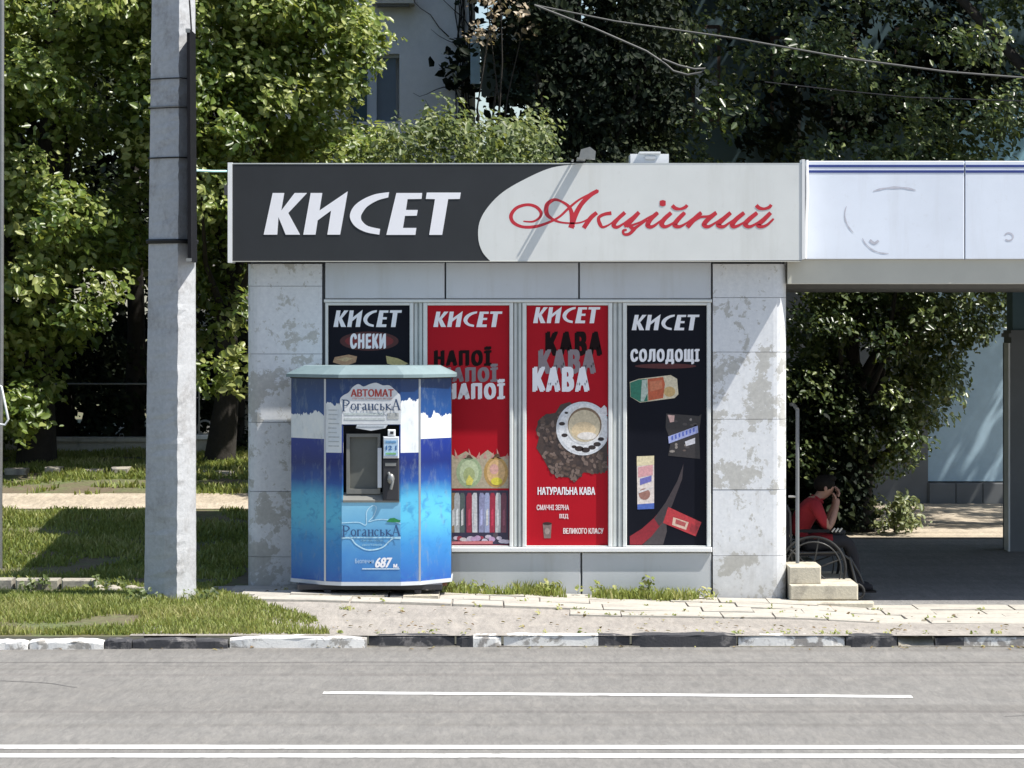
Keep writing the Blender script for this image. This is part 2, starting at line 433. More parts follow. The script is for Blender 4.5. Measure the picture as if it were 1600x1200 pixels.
# sunken bare stub where a stone is missing
mb = MB(); v = []; n = 7
for i in range(n+1):
    x = sx(1404,KY)+(sx(1460,KY)-sx(1404,KY))*i/n; h = [-.03,-.05,-.065,-.07,-.075,-.07,-.06,-.05][i]
    v += [(x, KY-.01+rng.uniform(-.012,.012), -.13), (x, KY+.02+rng.uniform(-.012,.012), h-.02), (x, KY+.16, h+.045), (x, KY+.17, -.13)]
mb.add(v, [(4*i+k, 4*i+4+k, 4*i+5+k, 4*i+1+k) for i in range(n) for k in range(3)])
mb.build('kerb_stone', M['kbare'], kerb)

# ------------------------------------------------------------------ kiosk
kx0, kx1 = sx(385,0), sx(1230,0)
kiosk = empty('kiosk', (0, 2, 0), 'low flat-roofed street kiosk with peeling white piers and four poster windows', 'kiosk')
b = MB(); b.box(kx0+.03, kx1-.03, .12, 4.0, -.3, 3.95); b.build('wall', M['core'], kiosk)
b = MB(); b.box(kx0-.12, kx1+.03, .06, 2.59, 3.95, 4.04); b.box(-2.98, kx1+.03, 2.6, 4.25, 3.93, 4.03); b.build('roof', M['roof'], kiosk)  # hidden rear slab widened to the left, added to lengthen the lawn shadow
def arc_foot(x0, x1, side, r=.13, dep=.9):
    n = 6
    if side > 0:
        return [(x0,.0)] + [(x1-r+r*math.sin(i*math.pi/2/n), r-r*math.cos(i*math.pi/2/n)) for i in range(n+1)] + [(x1,dep),(x0,dep)]
    return [(x1,dep),(x0,dep)] + [(x0+r-r*math.cos(i*math.pi/2/n), r-r*math.sin(i*math.pi/2/n)) for i in range(n+1)] + [(x1,0)]
def pier(px0, px1, joints, side, m_):
    for i, (a, c) in enumerate(zip(joints, joints[1:])):
        z1, z0 = sz(a+.4, 0), sz(c-.25, 0)
        jit = rng.uniform(-.004, .004)
        b = MB(); b.prism([(x, y+jit) for x, y in arc_foot(sx(px0,0), sx(px1,0), side)], z0, z1)
        b.build('pier_block', m_[i % len(m_)] if isinstance(m_, list) else m_, kiosk)
pier(386, 503, [412, 447, 553, 660, 768, 870, 950], -1, [M['pier'], M['pier'], M['pier2'], M['pier'], M['pier2'], M['pier2']])
pier(1114, 1230, [412, 465, 550, 655, 765, 868, 960], 1, [M['pier'], M['pier'], M['pier2'], M['pier2'], M['pier'], M['pier2']])
for (a, c) in ((508,694.5),(697,903.5),(906,1111)):
    MB().bbox(sx(a,0), sx(c,0), .004, .08, sz(466.5,0), sz(410,0)).build('wall_panel', M['panel'], kiosk)
for (a, c) in ((508,699),(701,907),(909.5,1111.5)):
    MB().bbox(sx(a,0), sx(c,0), .006, .08, -.2, sz(864,0)).build('wall_panel', M['panel_low'], kiosk)
# lintel strip and sill
MB().bbox(sx(506,0), sx(1112.5,0), -.006, .1, sz(472.5,0), sz(467.5,0)).build('window_head', M['frame'], kiosk)
MB().bbox(sx(506,0), sx(1112.5,0), -.03, .1, sz(862.5,0), sz(855,0)).build('window_sill', M['trim'], kiosk)
GY = .045
wins = [(508,646,512.5,640),(661,802,667.5,796),(816,957,822.5,950.5),(973,1111,979.5,1104.5)]
for (a, c, ga, gc) in wins:
    fr = MB(); zt1, zb1 = sz(473,0), sz(854.5,0); gt, gb = sz(477,0), sz(853,0)
    fr.bbox(sx(a,0), sx(ga,0), .004, .1, zb1, zt1); fr.bbox(sx(gc,0), sx(c,0), .004, .1, zb1, zt1)
    fr.bbox(sx(ga,0), sx(gc,0), .006, .1, gt, zt1); fr.bbox(sx(ga,0), sx(gc,0), .006, .1, zb1, gb)
    f_ = fr.build('window_frame', M['frame'], kiosk)
    MB().box(sx(ga,0)+.001, sx(gc,0)-.001, GY+.004, .1, gb+.001, gt-.001).build('pane', M['glass'], f_)
for (a, c) in ((647,660),(803,815),(958,972)):
    m_ = (a+c)/2
    b = MB(); b.bbox(sx(a,0), sx(m_-1.2,0), .022, .1, sz(854.5,0), sz(473,0)); b.bbox(sx(m_+1.2,0), sx(c,0), .014, .1, sz(854.5,0), sz(473,0))
    b.box(sx(m_-1.2,0), sx(m_+1.2,0), .045, .1, sz(854.5,0), sz(473,0))
    b.build('window_post', M['post'], kiosk)

# ------------------------------------------------------------------ lettering tools
def text(body, x0, x1, z0, z1, y, m, parent, bold=0.0, shear=0.0, name='lettering', thick=.002, spacing=1.0):
    cu = bpy.data.curves.new('t', 'FONT'); cu.body = body; cu.offset = 0; cu.shear = shear; cu.resolution_u = 3; cu.space_character = spacing
    o = bpy.data.objects.new('t', cu); C.objects.link(o)
    dg = bpy.context.evaluated_depsgraph_get(); me = bpy.data.meshes.new_from_object(o.evaluated_get(dg))
    C.objects.unlink(o); bpy.data.objects.remove(o); bpy.data.curves.remove(cu)
    n = len(me.vertices); a = np.empty(n*3); me.vertices.foreach_get('co', a); a = a.reshape(-1, 3)
    polys = [list(p.vertices) for p in me.polygons]; bpy.data.meshes.remove(me)
    g = bold*.9
    shifts = [(0,0)] if g <= 0 else [(-g,0),(-g/2,0),(0,0),(g/2,0),(g,0),(g,g*.4),(-g,-g*.4),(0,g*.4),(0,-g*.4)]
    V = []; Fc = []
    for k, (dx, dz) in enumerate(shifts):
        for p in polys: Fc.append([i+k*n for i in p])
        V.append(np.stack([a[:,0]+dx, np.full(n, -.00006*k), a[:,1]+dz], 1))
    V = np.concatenate(V); mn, mx_ = V.min(0), V.max(0)
    V[:,0] = x0+(V[:,0]-mn[0])/(mx_[0]-mn[0])*(x1-x0); V[:,2] = z0+(V[:,2]-mn[2])/(mx_[2]-mn[2])*(z1-z0); V[:,1] += y
    me = bpy.data.meshes.new(name); me.from_pydata(V.tolist(), [], Fc); me.update()
    return obj(name, me, m, parent)
def ribbon(b, pts, ws, y, mi=0, sub=6, cyc=False):
    """smooth stroke through pts (x,z), widths ws, laid on plane y"""
    pts = [Vector(p) for p in pts]; n = len(pts)
    if not isinstance(ws, (list, tuple)): ws = [ws]*n
    out = []; wo = []
    for i in range(n-1):
        p0 = pts[max(i-1,0)]; p1 = pts[i]; p2 = pts[i+1]; p3 = pts[min(i+2,n-1)]
        for k in range(sub):
            t = k/sub
            q = .5*((2*p1)+(p2-p0)*t+(2*p0-5*p1+4*p2-p3)*t*t+(3*p1-p0-3*p2+p3)*t**3)
            out.append(q); wo.append(ws[i]+(ws[i+1]-ws[i])*t)
    out.append(pts[-1]); wo.append(ws[-1])
    v = []
    for i, q in enumerate(out):
        t = (out[min(i+1,len(out)-1)]-out[max(i-1,0)])
        t = t.normalized() if t.length > 1e-9 else Vector((1,0))
        nn = Vector((-t.y, t.x))*wo[i]/2
        v += [(q.x+nn.x, y, q.y+nn.y), (q.x-nn.x, y, q.y-nn.y)]
    b.add(v, [(2*i, 2*i+1, 2*i+3, 2*i+2) for i in range(len(out)-1)], mi)
KISET = [  # outlines of the shop name, traced on a 1600-wide enlargement
 [(275,232),(333,232),(318,318),(385,232),(447,232),(353,330),(412,436),(340,436),(304,350),(298,436),(230,436)],
 [(465,232),(523,232),(509,318),(650,224),(637,300),(612,436),(548,436),(567,318),(500,366),(489,436),(428,436)],
 [(857,228),(852,254),(800,268),(748,298),(722,332),(716,352),(724,372),(752,394),(812,408),(808,436),(742,424),(690,398),(664,362),(663,330),(684,294),(728,262),(788,238)],
 [(893,232),(1022,232),(1019,261),(949,262),(941,315),(1000,315),(995,343),(936,344),(926,403),(993,403),(988,437),(843,437)],
 [(1045,230),(1215,230),(1210,261),(1152,262),(1122,437),(1057,437),(1086,262),(1040,261)]]
def _cat(p, sub=4):
    o = []
    for i in range(len(p)-1):
        a, b_, c, d = p[max(i-1,0)], p[i], p[i+1], p[min(i+2,len(p)-1)]
        for k in range(sub):
            t = k/sub
            o.append(tuple(.5*((2*b_[j])+(c[j]-a[j])*t+(2*a[j]-5*b_[j]+4*c[j]-d[j])*t*t+(3*b_[j]-a[j]-3*c[j]+d[j])*t**3) for j in (0,1)))
    return o+[p[-1]]
_c = KISET[2]; KISET[2] = _cat(_c[1:9])+_cat(_c[9:]+[_c[0]])
def kiset(x0, x1, z0, z1, y0, y1, m, parent, name='lettering'):
    for g in KISET:
        b = MB(); b.plate([(x0+(x-230)/985*(x1-x0), z0+(437-y)/213*(z1-z0)) for x, y in g], y0, y1)
        b.build(name, m, parent)

# ------------------------------------------------------------------ kiosk sign
SY = -.25
sgn = empty('kiosk_sign', (0, SY, 3.6), 'long fascia sign, dark left half with white letters and light right half with red script', 'sign')
X = lambda p: sx(p, SY)
Z = lambda p: sz(p, SY)
sw = [(903,256.5),(862,262),(822,279),(786,300),(762,324),(749,348),(747.5,374),(754,394),(766,408)]
# smooth the swoosh
def catmull(p, sub=5):
    o = []
    for i in range(len(p)-1):
        a, b_, c, d = p[max(i-1,0)], p[i], p[i+1], p[min(i+2,len(p)-1)]
        for k in range(sub):
            t = k/sub
            o.append(tuple(.5*((2*b_[j])+(c[j]-a[j])*t+(2*a[j]-5*b_[j]+4*c[j]-d[j])*t*t+(3*b_[j]-a[j]-3*c[j]+d[j])*t**3) for j in (0,1)))
    return o+[p[-1]]
sws = catmull(sw)
W2 = lambda p: (X(p[0]), Z(p[1]))
MB().plate([W2(p) for p in [(363,408),(363,257)]+sws], SY, SY+.02).build('dark_panel', M['sign_dark'], sgn)
MB().plate([W2(p) for p in sws[::-1]+[(1253,255),(1253,406.5)]][::-1], SY-.003, SY+.02).build('light_panel', M['sign_grey'], sgn)
b = MB(); b.box(X(363), X(1253), SY+.02, .055, Z(407), Z(258)); b.build('box_body', M['core'], sgn)
MB().box(X(356), X(363), SY-.012, .06, Z(410.5), Z(254)).build('edge_trim', M['white'], sgn)
MB().box(X(1253), X(1257.5), SY-.012, -.045, Z(405), Z(249)).build('edge_trim', M['trim'], sgn)
b = MB(); b.box(X(363), X(1253), SY-.004, .06, Z(256.5), Z(254.8)); b.build('top_lip', M['post'], sgn)
b = MB(); b.box(X(363), X(1253), SY-.006, SY+.03, Z(409), Z(407.8)); b.build('bottom_lip', M['beam'], sgn)
kiset(X(412), X(720), Z(367), Z(299), SY-.004, SY+.001, M['txt'], sgn)
# red script word, strokes traced from the photograph
ru = 1
def CA(x, y): return (X(780+x*220/1600), Z(280+y*220/1600))
def CB(x, y): return (X(980+x*250/1600), Z(280+y*250/1600))
PXW = (SY-CAMY)/F
strokes = [
 ('A', [(275,478),(380,482),(455,440),(475,380),(420,315),(320,290),(200,325),(135,410),(160,490),(260,540),(400,540),(540,500),(680,430),(800,320),(930,220),(1130,128)], [2,3,4,5,5,4.5,5,6,5.5,4.5,5,4,3.5,4,3,3.5]),
 ('A', [(1120,132),(1030,185),(930,290),(860,420),(815,555)], [6,7,7,8,9]),
 ('A', [(830,545),(825,400),(790,310),(700,250),(620,235),(545,290),(540,390),(600,450),(700,490),(860,500),(960,480),(1060,420),(1100,385)], [8,7,5,3.5,5,7,7,4.5,3,2.5,2.5,3,4]),
 ('A', [(1110,380),(1040,440),(960,555)], [6,7,7]),
 ('A', [(1275,385),(1190,400),(1130,440),(1145,510),(1180,545),(1260,510),(1330,450),(1420,380)], [6,5,5,6,4,2.5,2.5,3]),
 ('A', [(1430,378),(1350,450),(1300,520),(1340,545),(1420,500),(1590,380)], [6,6,7,5,3,5]),
 ('A', [(1590,375),(1480,480),(1440,540)], [6,6,7]),
 ('A', [(1450,500),(1520,560),(1580,530),(1680,460)], [4,6,4,3]),
 ('A', [(1540,560),(1480,620),(1420,625),(1410,585),(1450,575)], [6,5,4,4,3]),
 ('B', [(115,335),(20,440),(-30,470)], [6,6,5]),
 ('B', [(20,470),(130,430),(220,380),(310,335)], [4,3,3,3]),
 ('B', [(305,335),(235,400),(205,460),(250,475),(330,420),(440,335)], [6,7,8,5,3,3]),
 ('B', [(440,335),(370,400),(345,450),(385,475),(470,430),(580,335)], [6,7,8,5,3,3]),
 ('B', [(575,335),(510,400),(475,455),(520,475),(590,440),(660,390),(740,330)], [6,7,8,5,3,3,4]),
 ('B', [(740,335),(680,390),(600,480)], [6,7,7]),
 ('B', [(650,430),(730,380),(820,370),(890,330)], [4,4,4,5]),
 ('B', [(890,335),(800,410),(770,455),(810,475),(890,430),(1030,335)], [6,7,8,5,3,3]),
 ('B', [(1035,335),(960,400),(910,455),(960,475),(1030,430),(1170,335)], [6,7,8,5,3,3]),
 ('B', [(1170,335),(1090,400),(1050,455),(1080,475),(1170,430),(1300,335)], [6,7,8,5,3,3]),
 ('B', [(1300,335),(1220,400),(1180,450),(1225,475),(1310,430),(1430,335)], [6,7,8,5,3,3]),
 ('B', [(1435,335),(1370,400),(1310,455),(1345,475),(1400,455),(1465,395)], [6,7,8,5,4,3]),
 ('B', [(450,262),(480,290),(530,298),(580,280),(600,258)], [6,6,4,5,5]),
 ('B', [(1290,260),(1320,288),(1370,296),(1420,280),(1440,255)], [6,6,4,5,5]),
 ('B', [(325,240),(355,240),(385,240)], [7,10,7])]
word = MB(); halo = MB()
for i, (s_, pts, ws) in enumerate(strokes):
    cv = CA if s_ == 'A' else CB
    ribbon(word, [cv(*p) for p in pts], [w_*PXW for w_ in ws], SY-.0036-.00009*i)
word.build('script_lettering', M['red'], sgn)

# floodlight arm on the roof edge (casts the slanted line on the sign)
lamp = empty('roof_floodlight', P(912, 250, -.3), 'small grey floodlight on a flat bracket above the join of the sign', 'lamp')
b = MB(); b.box(X(901), X(914), SY-.20, SY+.12, Z(251), Z(247.5)); b.build('bracket', M['steel'], lamp)
b = MB(); b.box(X(893), X(896), SY-.17, SY+.1, Z(252), Z(250.5)); b.build('stay', M['steel'], lamp)
b = MB(); b.plate([(X(905),Z(246)),(X(930),Z(248)),(X(931),Z(236)),(X(922),Z(229)),(X(908),Z(233))], SY+.04, SY+.2); b.build('head', M['steel'], lamp)
bx = empty('roof_box', P(1015, 252, .2), 'small white equipment box on the kiosk roof behind the light sign half', 'box')
b = MB(); b.box(sx(985,.2), sx(1045,.2), .2, .6, 4.04, sz(240.5,.2)); b.build('case', M['white'], bx)
b = MB(); b.box(sx(999,.2), sx(1032,.2), .18, .55, sz(240.5,.2)+.002, sz(237,.2)); b.build('lid', M['trim'], bx)
b = MB(); b.box(sx(1008,.2), sx(1024,.2), .185, .2, sz(249,.2), sz(243,.2)); b.build('vent', M['panel_low'], bx)

# ------------------------------------------------------------------ posters
PY_ = GY-.002
def poster(i, label, m_, top=477.5, bot=853):
    a, c = wins[i][2], wins[i][3]
    e = empty('poster', (sx((a+c)/2,GY), PY_, sz((top+bot)/2,GY)), label, 'poster', 'advertising posters in the kiosk windows')
    MB().box(sx(a,0)+.002, sx(c,0)-.002, PY_, GY+.002, sz(852.6,0), sz(477.4,0)).build('sheet', m_, e)
    return e
xg = lambda p: sx(p, GY)
zg = lambda p: sz(p, GY)
LY = PY_-.0015
def layer(k): return LY-.0006*k
cols = {}
def flat(c, rough=.45):
    k = tuple(round(x, 3) for x in c)
    if k not in cols: cols[k] = mat('print_colour', c, rough, .30, 45)
    return cols[k]
def poly(pts, k, c, parent, name='printed_shape'):
    MB().plate([(xg(a), zg(b)) for a, b in pts], layer(k), layer(k)+.0005).build(name, flat(c), parent)
def disc(cx, cy, rx, ry, k, c, parent, name='printed_shape', a0=0, a1=360, n=28):
    pts = [(cx+rx*math.cos(R(a0+(a1-a0)*i/n)), cy-ry*math.sin(R(a0+(a1-a0)*i/n))) for i in range(n if a1-a0 >= 360 else n+1)]
    poly(pts, k, c, parent, name)
def boxed(body, a, c, t, b_, m_, parent, k=1, bold=.03, sp=1.0): return text(body, xg(a), xg(c), zg(b_), zg(t), layer(k), m_, parent, bold, spacing=sp)

p1 = poster(0, 'black poster with white shop name and snacks heading, half hidden behind the vending machine', M['black'])
kiset(xg(521), xg(628), zg(511), zg(484), layer(1), layer(0), M['txt'], p1)
disc(577, 533, 46, 15, 0, (.055,.004,.006), p1); disc(577, 533, 38, 11, 1, (.16,.008,.012), p1)
boxed('СНЕКИ', 547, 603, 521, 545, M['txt'], p1, 3, .10, 1.3)
poly([(520,566),(523,558),(545,554),(558,557),(556,566),(540,572)], 1, (.42,.25,.14), p1)
poly([(526,562),(540,558),(552,560),(540,565)], 2, (.55,.40,.22), p1)
poly([(603,556),(622,560),(638,568),(624,574),(605,568)], 1, (.45,.38,.16), p1)

p2 = poster(1, 'red poster with the drinks heading printed three times in black, grey and white', M['redpaint'])
kiset(xg(677), xg(785), zg(511), zg(486), layer(1), layer(0), M['txt'], p2)
boxed('НАПОЇ', 678, 768, 541, 572, M['txtblack'], p2, 1, .11, 1.36)
boxed('НАПОЇ', 688, 778, 568, 597, M['txtgrey'], p2, 2, .11, 1.36)
boxed('НАПОЇ', 696, 789, 592, 624, M['txt'], p2, 3, .11, 1.36)
poly([(672,712),(690,700),(712,714),(728,705),(745,716),(762,703),(778,715),(795,712),(795,763),(672,763)], 0, (.42,.36,.26), p2)
for s_ in range(9):
    x = 700+s_*11; poly([(x,716),(x+rng.uniform(-4,4)+3,704+rng.uniform(-4,4)),(x+6,717)], 1, (.50,.25,.22), p2)
disc(733, 738, 20, 24, 1, (.33,.42,.25), p2); disc(733, 738, 15, 19, 2, (.48,.56,.36), p2); disc(733, 742, 9, 12, 3, (.36,.42,.20), p2); poly([(728,752),(733,742),(740,750),(737,758),(729,758)], 4, (.66,.60,.12), p2)
disc(775, 738, 19, 24, 1, (.48,.30,.10), p2); disc(775, 738, 14, 20, 2, (.64,.42,.20), p2); disc(772, 733, 7, 8, 3, (.62,.35,.30), p2); disc(776, 752, 9, 6, 4, (.68,.60,.06), p2)
poly([(728,716),(738,716),(735,711),(731,711)], 5, (.08,.05,.03), p2); poly([(771,714),(782,714),(779,709),(774,709)], 5, (.10,.05,.02), p2)
poly([(672,766),(795,766),(795,851),(672,851)], 0, (.03,.025,.06), p2)
cans = [(708,(.25,.17,.10)),(714,(.42,.44,.46)),(722,(.09,.12,.12)),(733,(.28,.03,.06)),(742,(.55,.56,.60)),(752,(.25,.26,.42)),(761,(.32,.36,.55)),(769,(.32,.02,.05)),(778,(.50,.50,.52)),(787,(.16,.05,.08))]
for k, (x, c) in enumerate(cans):
    t = rng.uniform(-4, 4)
    poly([(x-4,832),(x-4+t*.4,776),(x-2,770),(x+3,770),(x+5+t*.4,776),(x+4,832)], 1+k % 2, c, p2)
    poly([(x-1.5,822),(x-1.5,798),(x+2,794),(x+2,820)], 4, sc(c, 1.7) if k % 2 else (.6,.6,.62), p2)
for k in range(16):
    x = 707+k*5.6; y = rng.uniform(836, 847); c = rng.choice([(.45,.30,.48),(.5,.45,.55),(.30,.04,.07),(.08,.06,.08),(.55,.5,.52)])
    disc(x, y, rng.uniform(4,7), rng.uniform(2.5,4.5), 5+k % 4, c, p2, n=10)
poly([(706,846),(770,845),(770,850),(706,850)], 9, (.50,.16,.18), p2)

p3 = poster(2, 'red poster with a coffee cup on a saucer among roasted beans', M['redpaint'])
kiset(xg(833), xg(938), zg(505), zg(479), layer(1), layer(0), M['txt'], p3)
boxed('КАВА', 852, 941, 518, 556, M['txtblack'], p3, 1, .11, 1.36)
boxed('КАВА', 841, 931, 546, 584, M['txtgrey'], p3, 2, .11, 1.36)
boxed('КАВА', 832, 921, 573, 612, M['txt'], p3, 3, .11, 1.36)
bl = [(843,655),(852,648),(868,645),(876,632),(890,628),(906,640),(949,650),(949,735),(930,740),(912,738),(900,752),(888,746),(872,745),(860,738),(854,726),(846,712),(838,700),(842,684),(837,672)]
poly(bl, 0, (.055,.035,.03), p3)
bmesh_ = MB()
for k in range(330):
    x = rng.uniform(838,948); y = rng.uniform(645,750)
    # keep inside the heap outline
    inside = False; j = len(bl)-1
    for i in range(len(bl)):
        if (bl[i][1] > y) != (bl[j][1] > y) and x < (bl[j][0]-bl[i][0])*(y-bl[i][1])/(bl[j][1]-bl[i][1])+bl[i][0]: inside = not inside
        j = i
    if not inside: continue
    an = rng.uniform(0, math.pi); a_, b_ = 4.2, 2.4
    pts = [(x+a_*math.cos(t)*math.cos(an)-b_*math.sin(t)*math.sin(an), y+a_*math.cos(t)*math.sin(an)+b_*math.sin(t)*math.cos(an)) for t in [q*math.pi/4 for q in range(8)]]
    bmesh_.add([(xg(a), layer(1)-.00001*k, zg(c)) for a, c in pts], [tuple(range(8))], rng.randrange(3))
tag(bmesh_.build('printed_beans', [flat((.10,.065,.05)), flat((.17,.12,.10)), flat((.045,.03,.028))], p3), kind='stuff')
SX, SY2 = 910, 669
def clipd(cx, cy, r, k, c, xmax=949.3):
    pts = [(min(xmax, cx+r*math.cos(2*math.pi*i/40)), cy-r*math.sin(2*math.pi*i/40)) for i in range(40)]
    q = []
    for p_ in pts:
        if not q or (abs(p_[0]-q[-1][0])+abs(p_[1]-q[-1][1])) > .05: q.append(p_)
    poly(q, k, c, p3)
clipd(911, 669.5, 42, 7.5, (.60,.62,.66)); clipd(912, 669.5, 38.5, 8.5, (.68,.69,.71))
for (x, y, rr) in ((905,701,7),(915,703,7),(925,699,6),(933,694,6),(939,686,5),(882,680,5),(878,662,5),(885,645,3),(897,698,4)):
    disc(x, y, rr, rr*.6, 9.5, (.03,.02,.02), p3, n=10)
poly([(935,642),(944,633),(948,637),(949,648),(942,650)], 10.5, (.68,.66,.68), p3)
disc(913, 664, 30, 30, 11, (.70,.69,.68), p3); disc(913.5, 663.5, 26.5, 27, 12, (.20,.13,.08), p3)
disc(913, 665.5, 25, 25, 13, (.55,.47,.33), p3); disc(912, 672, 19, 13, 14, (.66,.52,.33), p3); disc(917, 681, 15, 6, 15, (.70,.66,.62), p3)
boxed('НАТУРАЛЬНА КАВА', 840, 930, 761, 773, M['txt'], p3, 1, .05)
boxed('СМАЧНІ ЗЕРНА', 838.5, 889, 788.5, 797, flat((.78,.62,.64)), p3, 1, .05)
boxed('ВІД', 874, 888, 803, 811, flat((.78,.62,.64)), p3, 1, .05)
boxed('ВЕЛИКОГО КЛАСУ', 880, 943, 825, 834, flat((.78,.66,.66)), p3, 1, .05)
poly([(848,818),(862,818),(860.5,841),(850,841)], 1, (.20,.14,.13), p3); disc(855, 818, 7.2, 2.2, 2, (.03,.01,.01), p3); disc(855, 830, 4, 5, 3, (.32,.24,.22), p3)

p4 = poster(3, 'black poster with the sweets heading, four wrapped sweets and a red swoosh', M['black'])
kiset(xg(987), xg(1093), zg(516), zg(491), layer(1), layer(0), M['txt'], p4)
disc(1040, 572, 48, 4, 0, (.07,.006,.008), p4)
boxed('СОЛОДОЩІ', 985, 1093, 545, 569, M['txt'], p4, 2, .105, 1.32)
g = [(984,597),(998,592),(1048,586),(1058,592),(1060,616),(1054,622),(1000,629),(985,620)]
poly(g, 0, (.62,.55,.40), p4, 'printed_biscuit_pack')
poly([(984.5,598),(998,593),(1011,592),(1012,627),(1000,628),(985.5,620)], 1, (.02,.17,.11), p4)
poly([(1003,594),(1011,593),(1010,603),(1013,611),(1006,627),(1001,627)], 2, (.42,.50,.44), p4)
poly([(1012,592),(1036,589),(1039,600),(1036,622),(1013,626)], 2, (.48,.10,.04), p4)
poly([(1015,596),(1034,594),(1035,607),(1016,612)], 3, (.55,.18,.09), p4)
disc(1046, 612, 9, 8, 2, (.56,.38,.16), p4)
poly([(1041,646),(1092,650),(1096,647),(1092,676),(1094,717),(1044,712),(1048,690),(1040,668)], 0, (.030,.026,.028), p4, 'printed_sweet_bag')
for k in range(14):
    disc(rng.uniform(1050,1090), rng.choice([rng.uniform(655,665), rng.uniform(692,710)]), rng.uniform(2,4.5), rng.uniform(1.5,3), 1+(k % 3)*.3, rng.choice([(.12,.09,.08),(.25,.22,.2),(.07,.06,.06)]), p4, n=8)
poly([(1043,648),(1054,649),(1053,659),(1047,660)], 2, (.62,.40,.36), p4)
poly([(1044,682),(1090,665),(1091,676),(1045,693)], 2.6, (.32,.36,.62), p4)
text('~~~~', xg(1048), xg(1088), zg(688), zg(671), layer(4), flat((.06,.09,.40)), p4, .05) if False else None
for k in range(7):
    x = 1049+k*5.6; poly([(x,689-(k*2.1)-7),(x+2.4,687.5-(k*2.1)-7),(x+2.8,694-(k*2.1)-7),(x+.4,695-(k*2.1)-7)], 4, (.08,.12,.45), p4)
poly([(1070,690),(1086,684),(1086,693),(1072,697)], 3, (.55,.55,.60), p4)
poly([(995,713),(1022,712),(1022,795),(996,796)], 0, (.68,.60,.56), p4, 'printed_wafer_pack')
poly([(995,713),(1022,712),(1022,726),(995,728)], 1, (.66,.58,.38), p4); poly([(997,730),(1020,726),(1020,742),(997,746)], 1.6, (.62,.32,.34), p4)
poly([(1000,748),(1018,743),(1018,752),(1000,758)], 1.6, (.14,.14,.42), p4); disc(1007, 772, 9, 9, 1.6, (.30,.15,.12), p4, n=14)
poly([(997,768),(1020,760),(1020,763),(997,771)], 2.2, (.62,.58,.58), p4); poly([(996,788),(1022,786),(1022,795),(996,796)], 2.2, (.06,.12,.42), p4)
poly([(984,851),(984,838),(1003,826),(1020,811),(1037,792),(1040,800),(1034,818),(1018,838),(1003,851)], 0, (.24,.010,.022), p4)
poly([(1022,810),(1040,785),(1058,752),(1068,725),(1066,748),(1050,790),(1038,812),(1030,822)], .5, (.040,.030,.036), p4)
poly([(1018,838),(1034,818),(1040,800),(1042,830),(1036,851),(1004,851)], .8, (.055,.045,.05), p4)
poly([(1044,792),(1096,816),(1087,838),(1036,817)], 1.6, (.42,.03,.04), p4, 'printed_chocolate_bar')
poly([(1052,808),(1076,816),(1072,828),(1050,820)], 2.4, (.62,.45,.36), p4); poly([(1056,811),(1072,817),(1070,823),(1055,818)], 3, (.40,.08,.08), p4)
poly([(1080,818),(1091,823),(1086,834),(1077,830)], 2.4, (.28,.02,.03), p4)

# ------------------------------------------------------------------ canopy to the right
can = empty('canopy', (6.5, 4, 3), 'long white covered-passage canopy with two navy stripes right of the kiosk', 'canopy')
FY = -.046
fx_ = [1258.5, 1507.6, 1758, 2008, 2250, 2500]
for a, c in zip(fx_, fx_[1:]):
    pn = MB().bbox(sx(a+.5,FY), sx(c-1,FY), FY, .05, sz(405,FY), sz(251.5,FY)).build('fascia_panel', M['fascia'], can)
    for (t, b_) in ((257.5,261.5),(266,270)):
        MB().box(sx(a+1,FY), sx(c-1.5,FY), FY-.003, FY+.001, sz(b_,FY), sz(t,FY)).build('stripe', M['navy'], pn)
    if a < 1300:
        s_ = MB()
        def arc(cx, cy, rx, ry, a0, a1, w_):
            ribbon(s_, [(sx(cx+rx*math.cos(R(q)),FY), sz(cy-ry*math.sin(R(q)),FY)) for q in np.linspace(a0, a1, 7)], [w_*.3*PXW, w_*PXW, w_*.6*PXW, w_*1.2*PXW, w_*.5*PXW, w_*PXW, w_*.3*PXW], FY-.002)
        arc(1400, 325, 62, 32, 60, 125, 3.5); arc(1395, 335, 75, 50, 165, 215, 2.2); arc(1385, 360, 40, 36, 200, 275, 2.2)
        ribbon(s_, [(sx(1359,FY),sz(375,FY)),(sx(1366,FY),sz(380,FY)),(sx(1373,FY),sz(376,FY))], 4*PXW, FY-.0024)
        s_.build('scuff', M['scuff'], pn)
    elif a < 1600:
        s_ = MB(); ribbon(s_, [(sx(1576+7*math.cos(q),FY), sz(370-6*math.sin(q),FY)) for q in np.linspace(2.6, -2.4, 7)], 2.4*PXW, FY-.002)
        s_.build('scuff', M['scuff'], pn)
MB().tube([P(1261,250,FY-.02), P(1262,300,FY-.02), P(1259.5,355,FY-.02), P(1258.5,404,FY-.02)], .013, 8).build('corner_pipe', M['white'], can)
MB().box(kx1+.004, sx(2500,0), .052, .30, sz(443.5,0), sz(400,0)).build('beam', M['beam'], can)
MB().box(kx1+.004, sx(2500,0), -.002, .0515, sz(443.5,0), sz(405.5,0)).build('beam_facing', M['beam'], can)
MB().box(kx1+.01, sx(2500,0), .302, 8.0, sz(443.5,0)-.0+.03, 4.0).build('roof_slab', M['soffit'], can)
for yy in (2.2, 4.2, 6.2): MB().box(kx1+.05, sx(2500,0), yy, yy+.18, sz(443.5,0)-.0-.02, sz(443.5,0)+.03).build('cross_beam', M['soffit'], can)
MB().box(kx1-.02, kx1+.4, 4.02, 8.0, -.2, sz(443.5,0)+.03).build('rear_wall', M['core'], can) if False else None
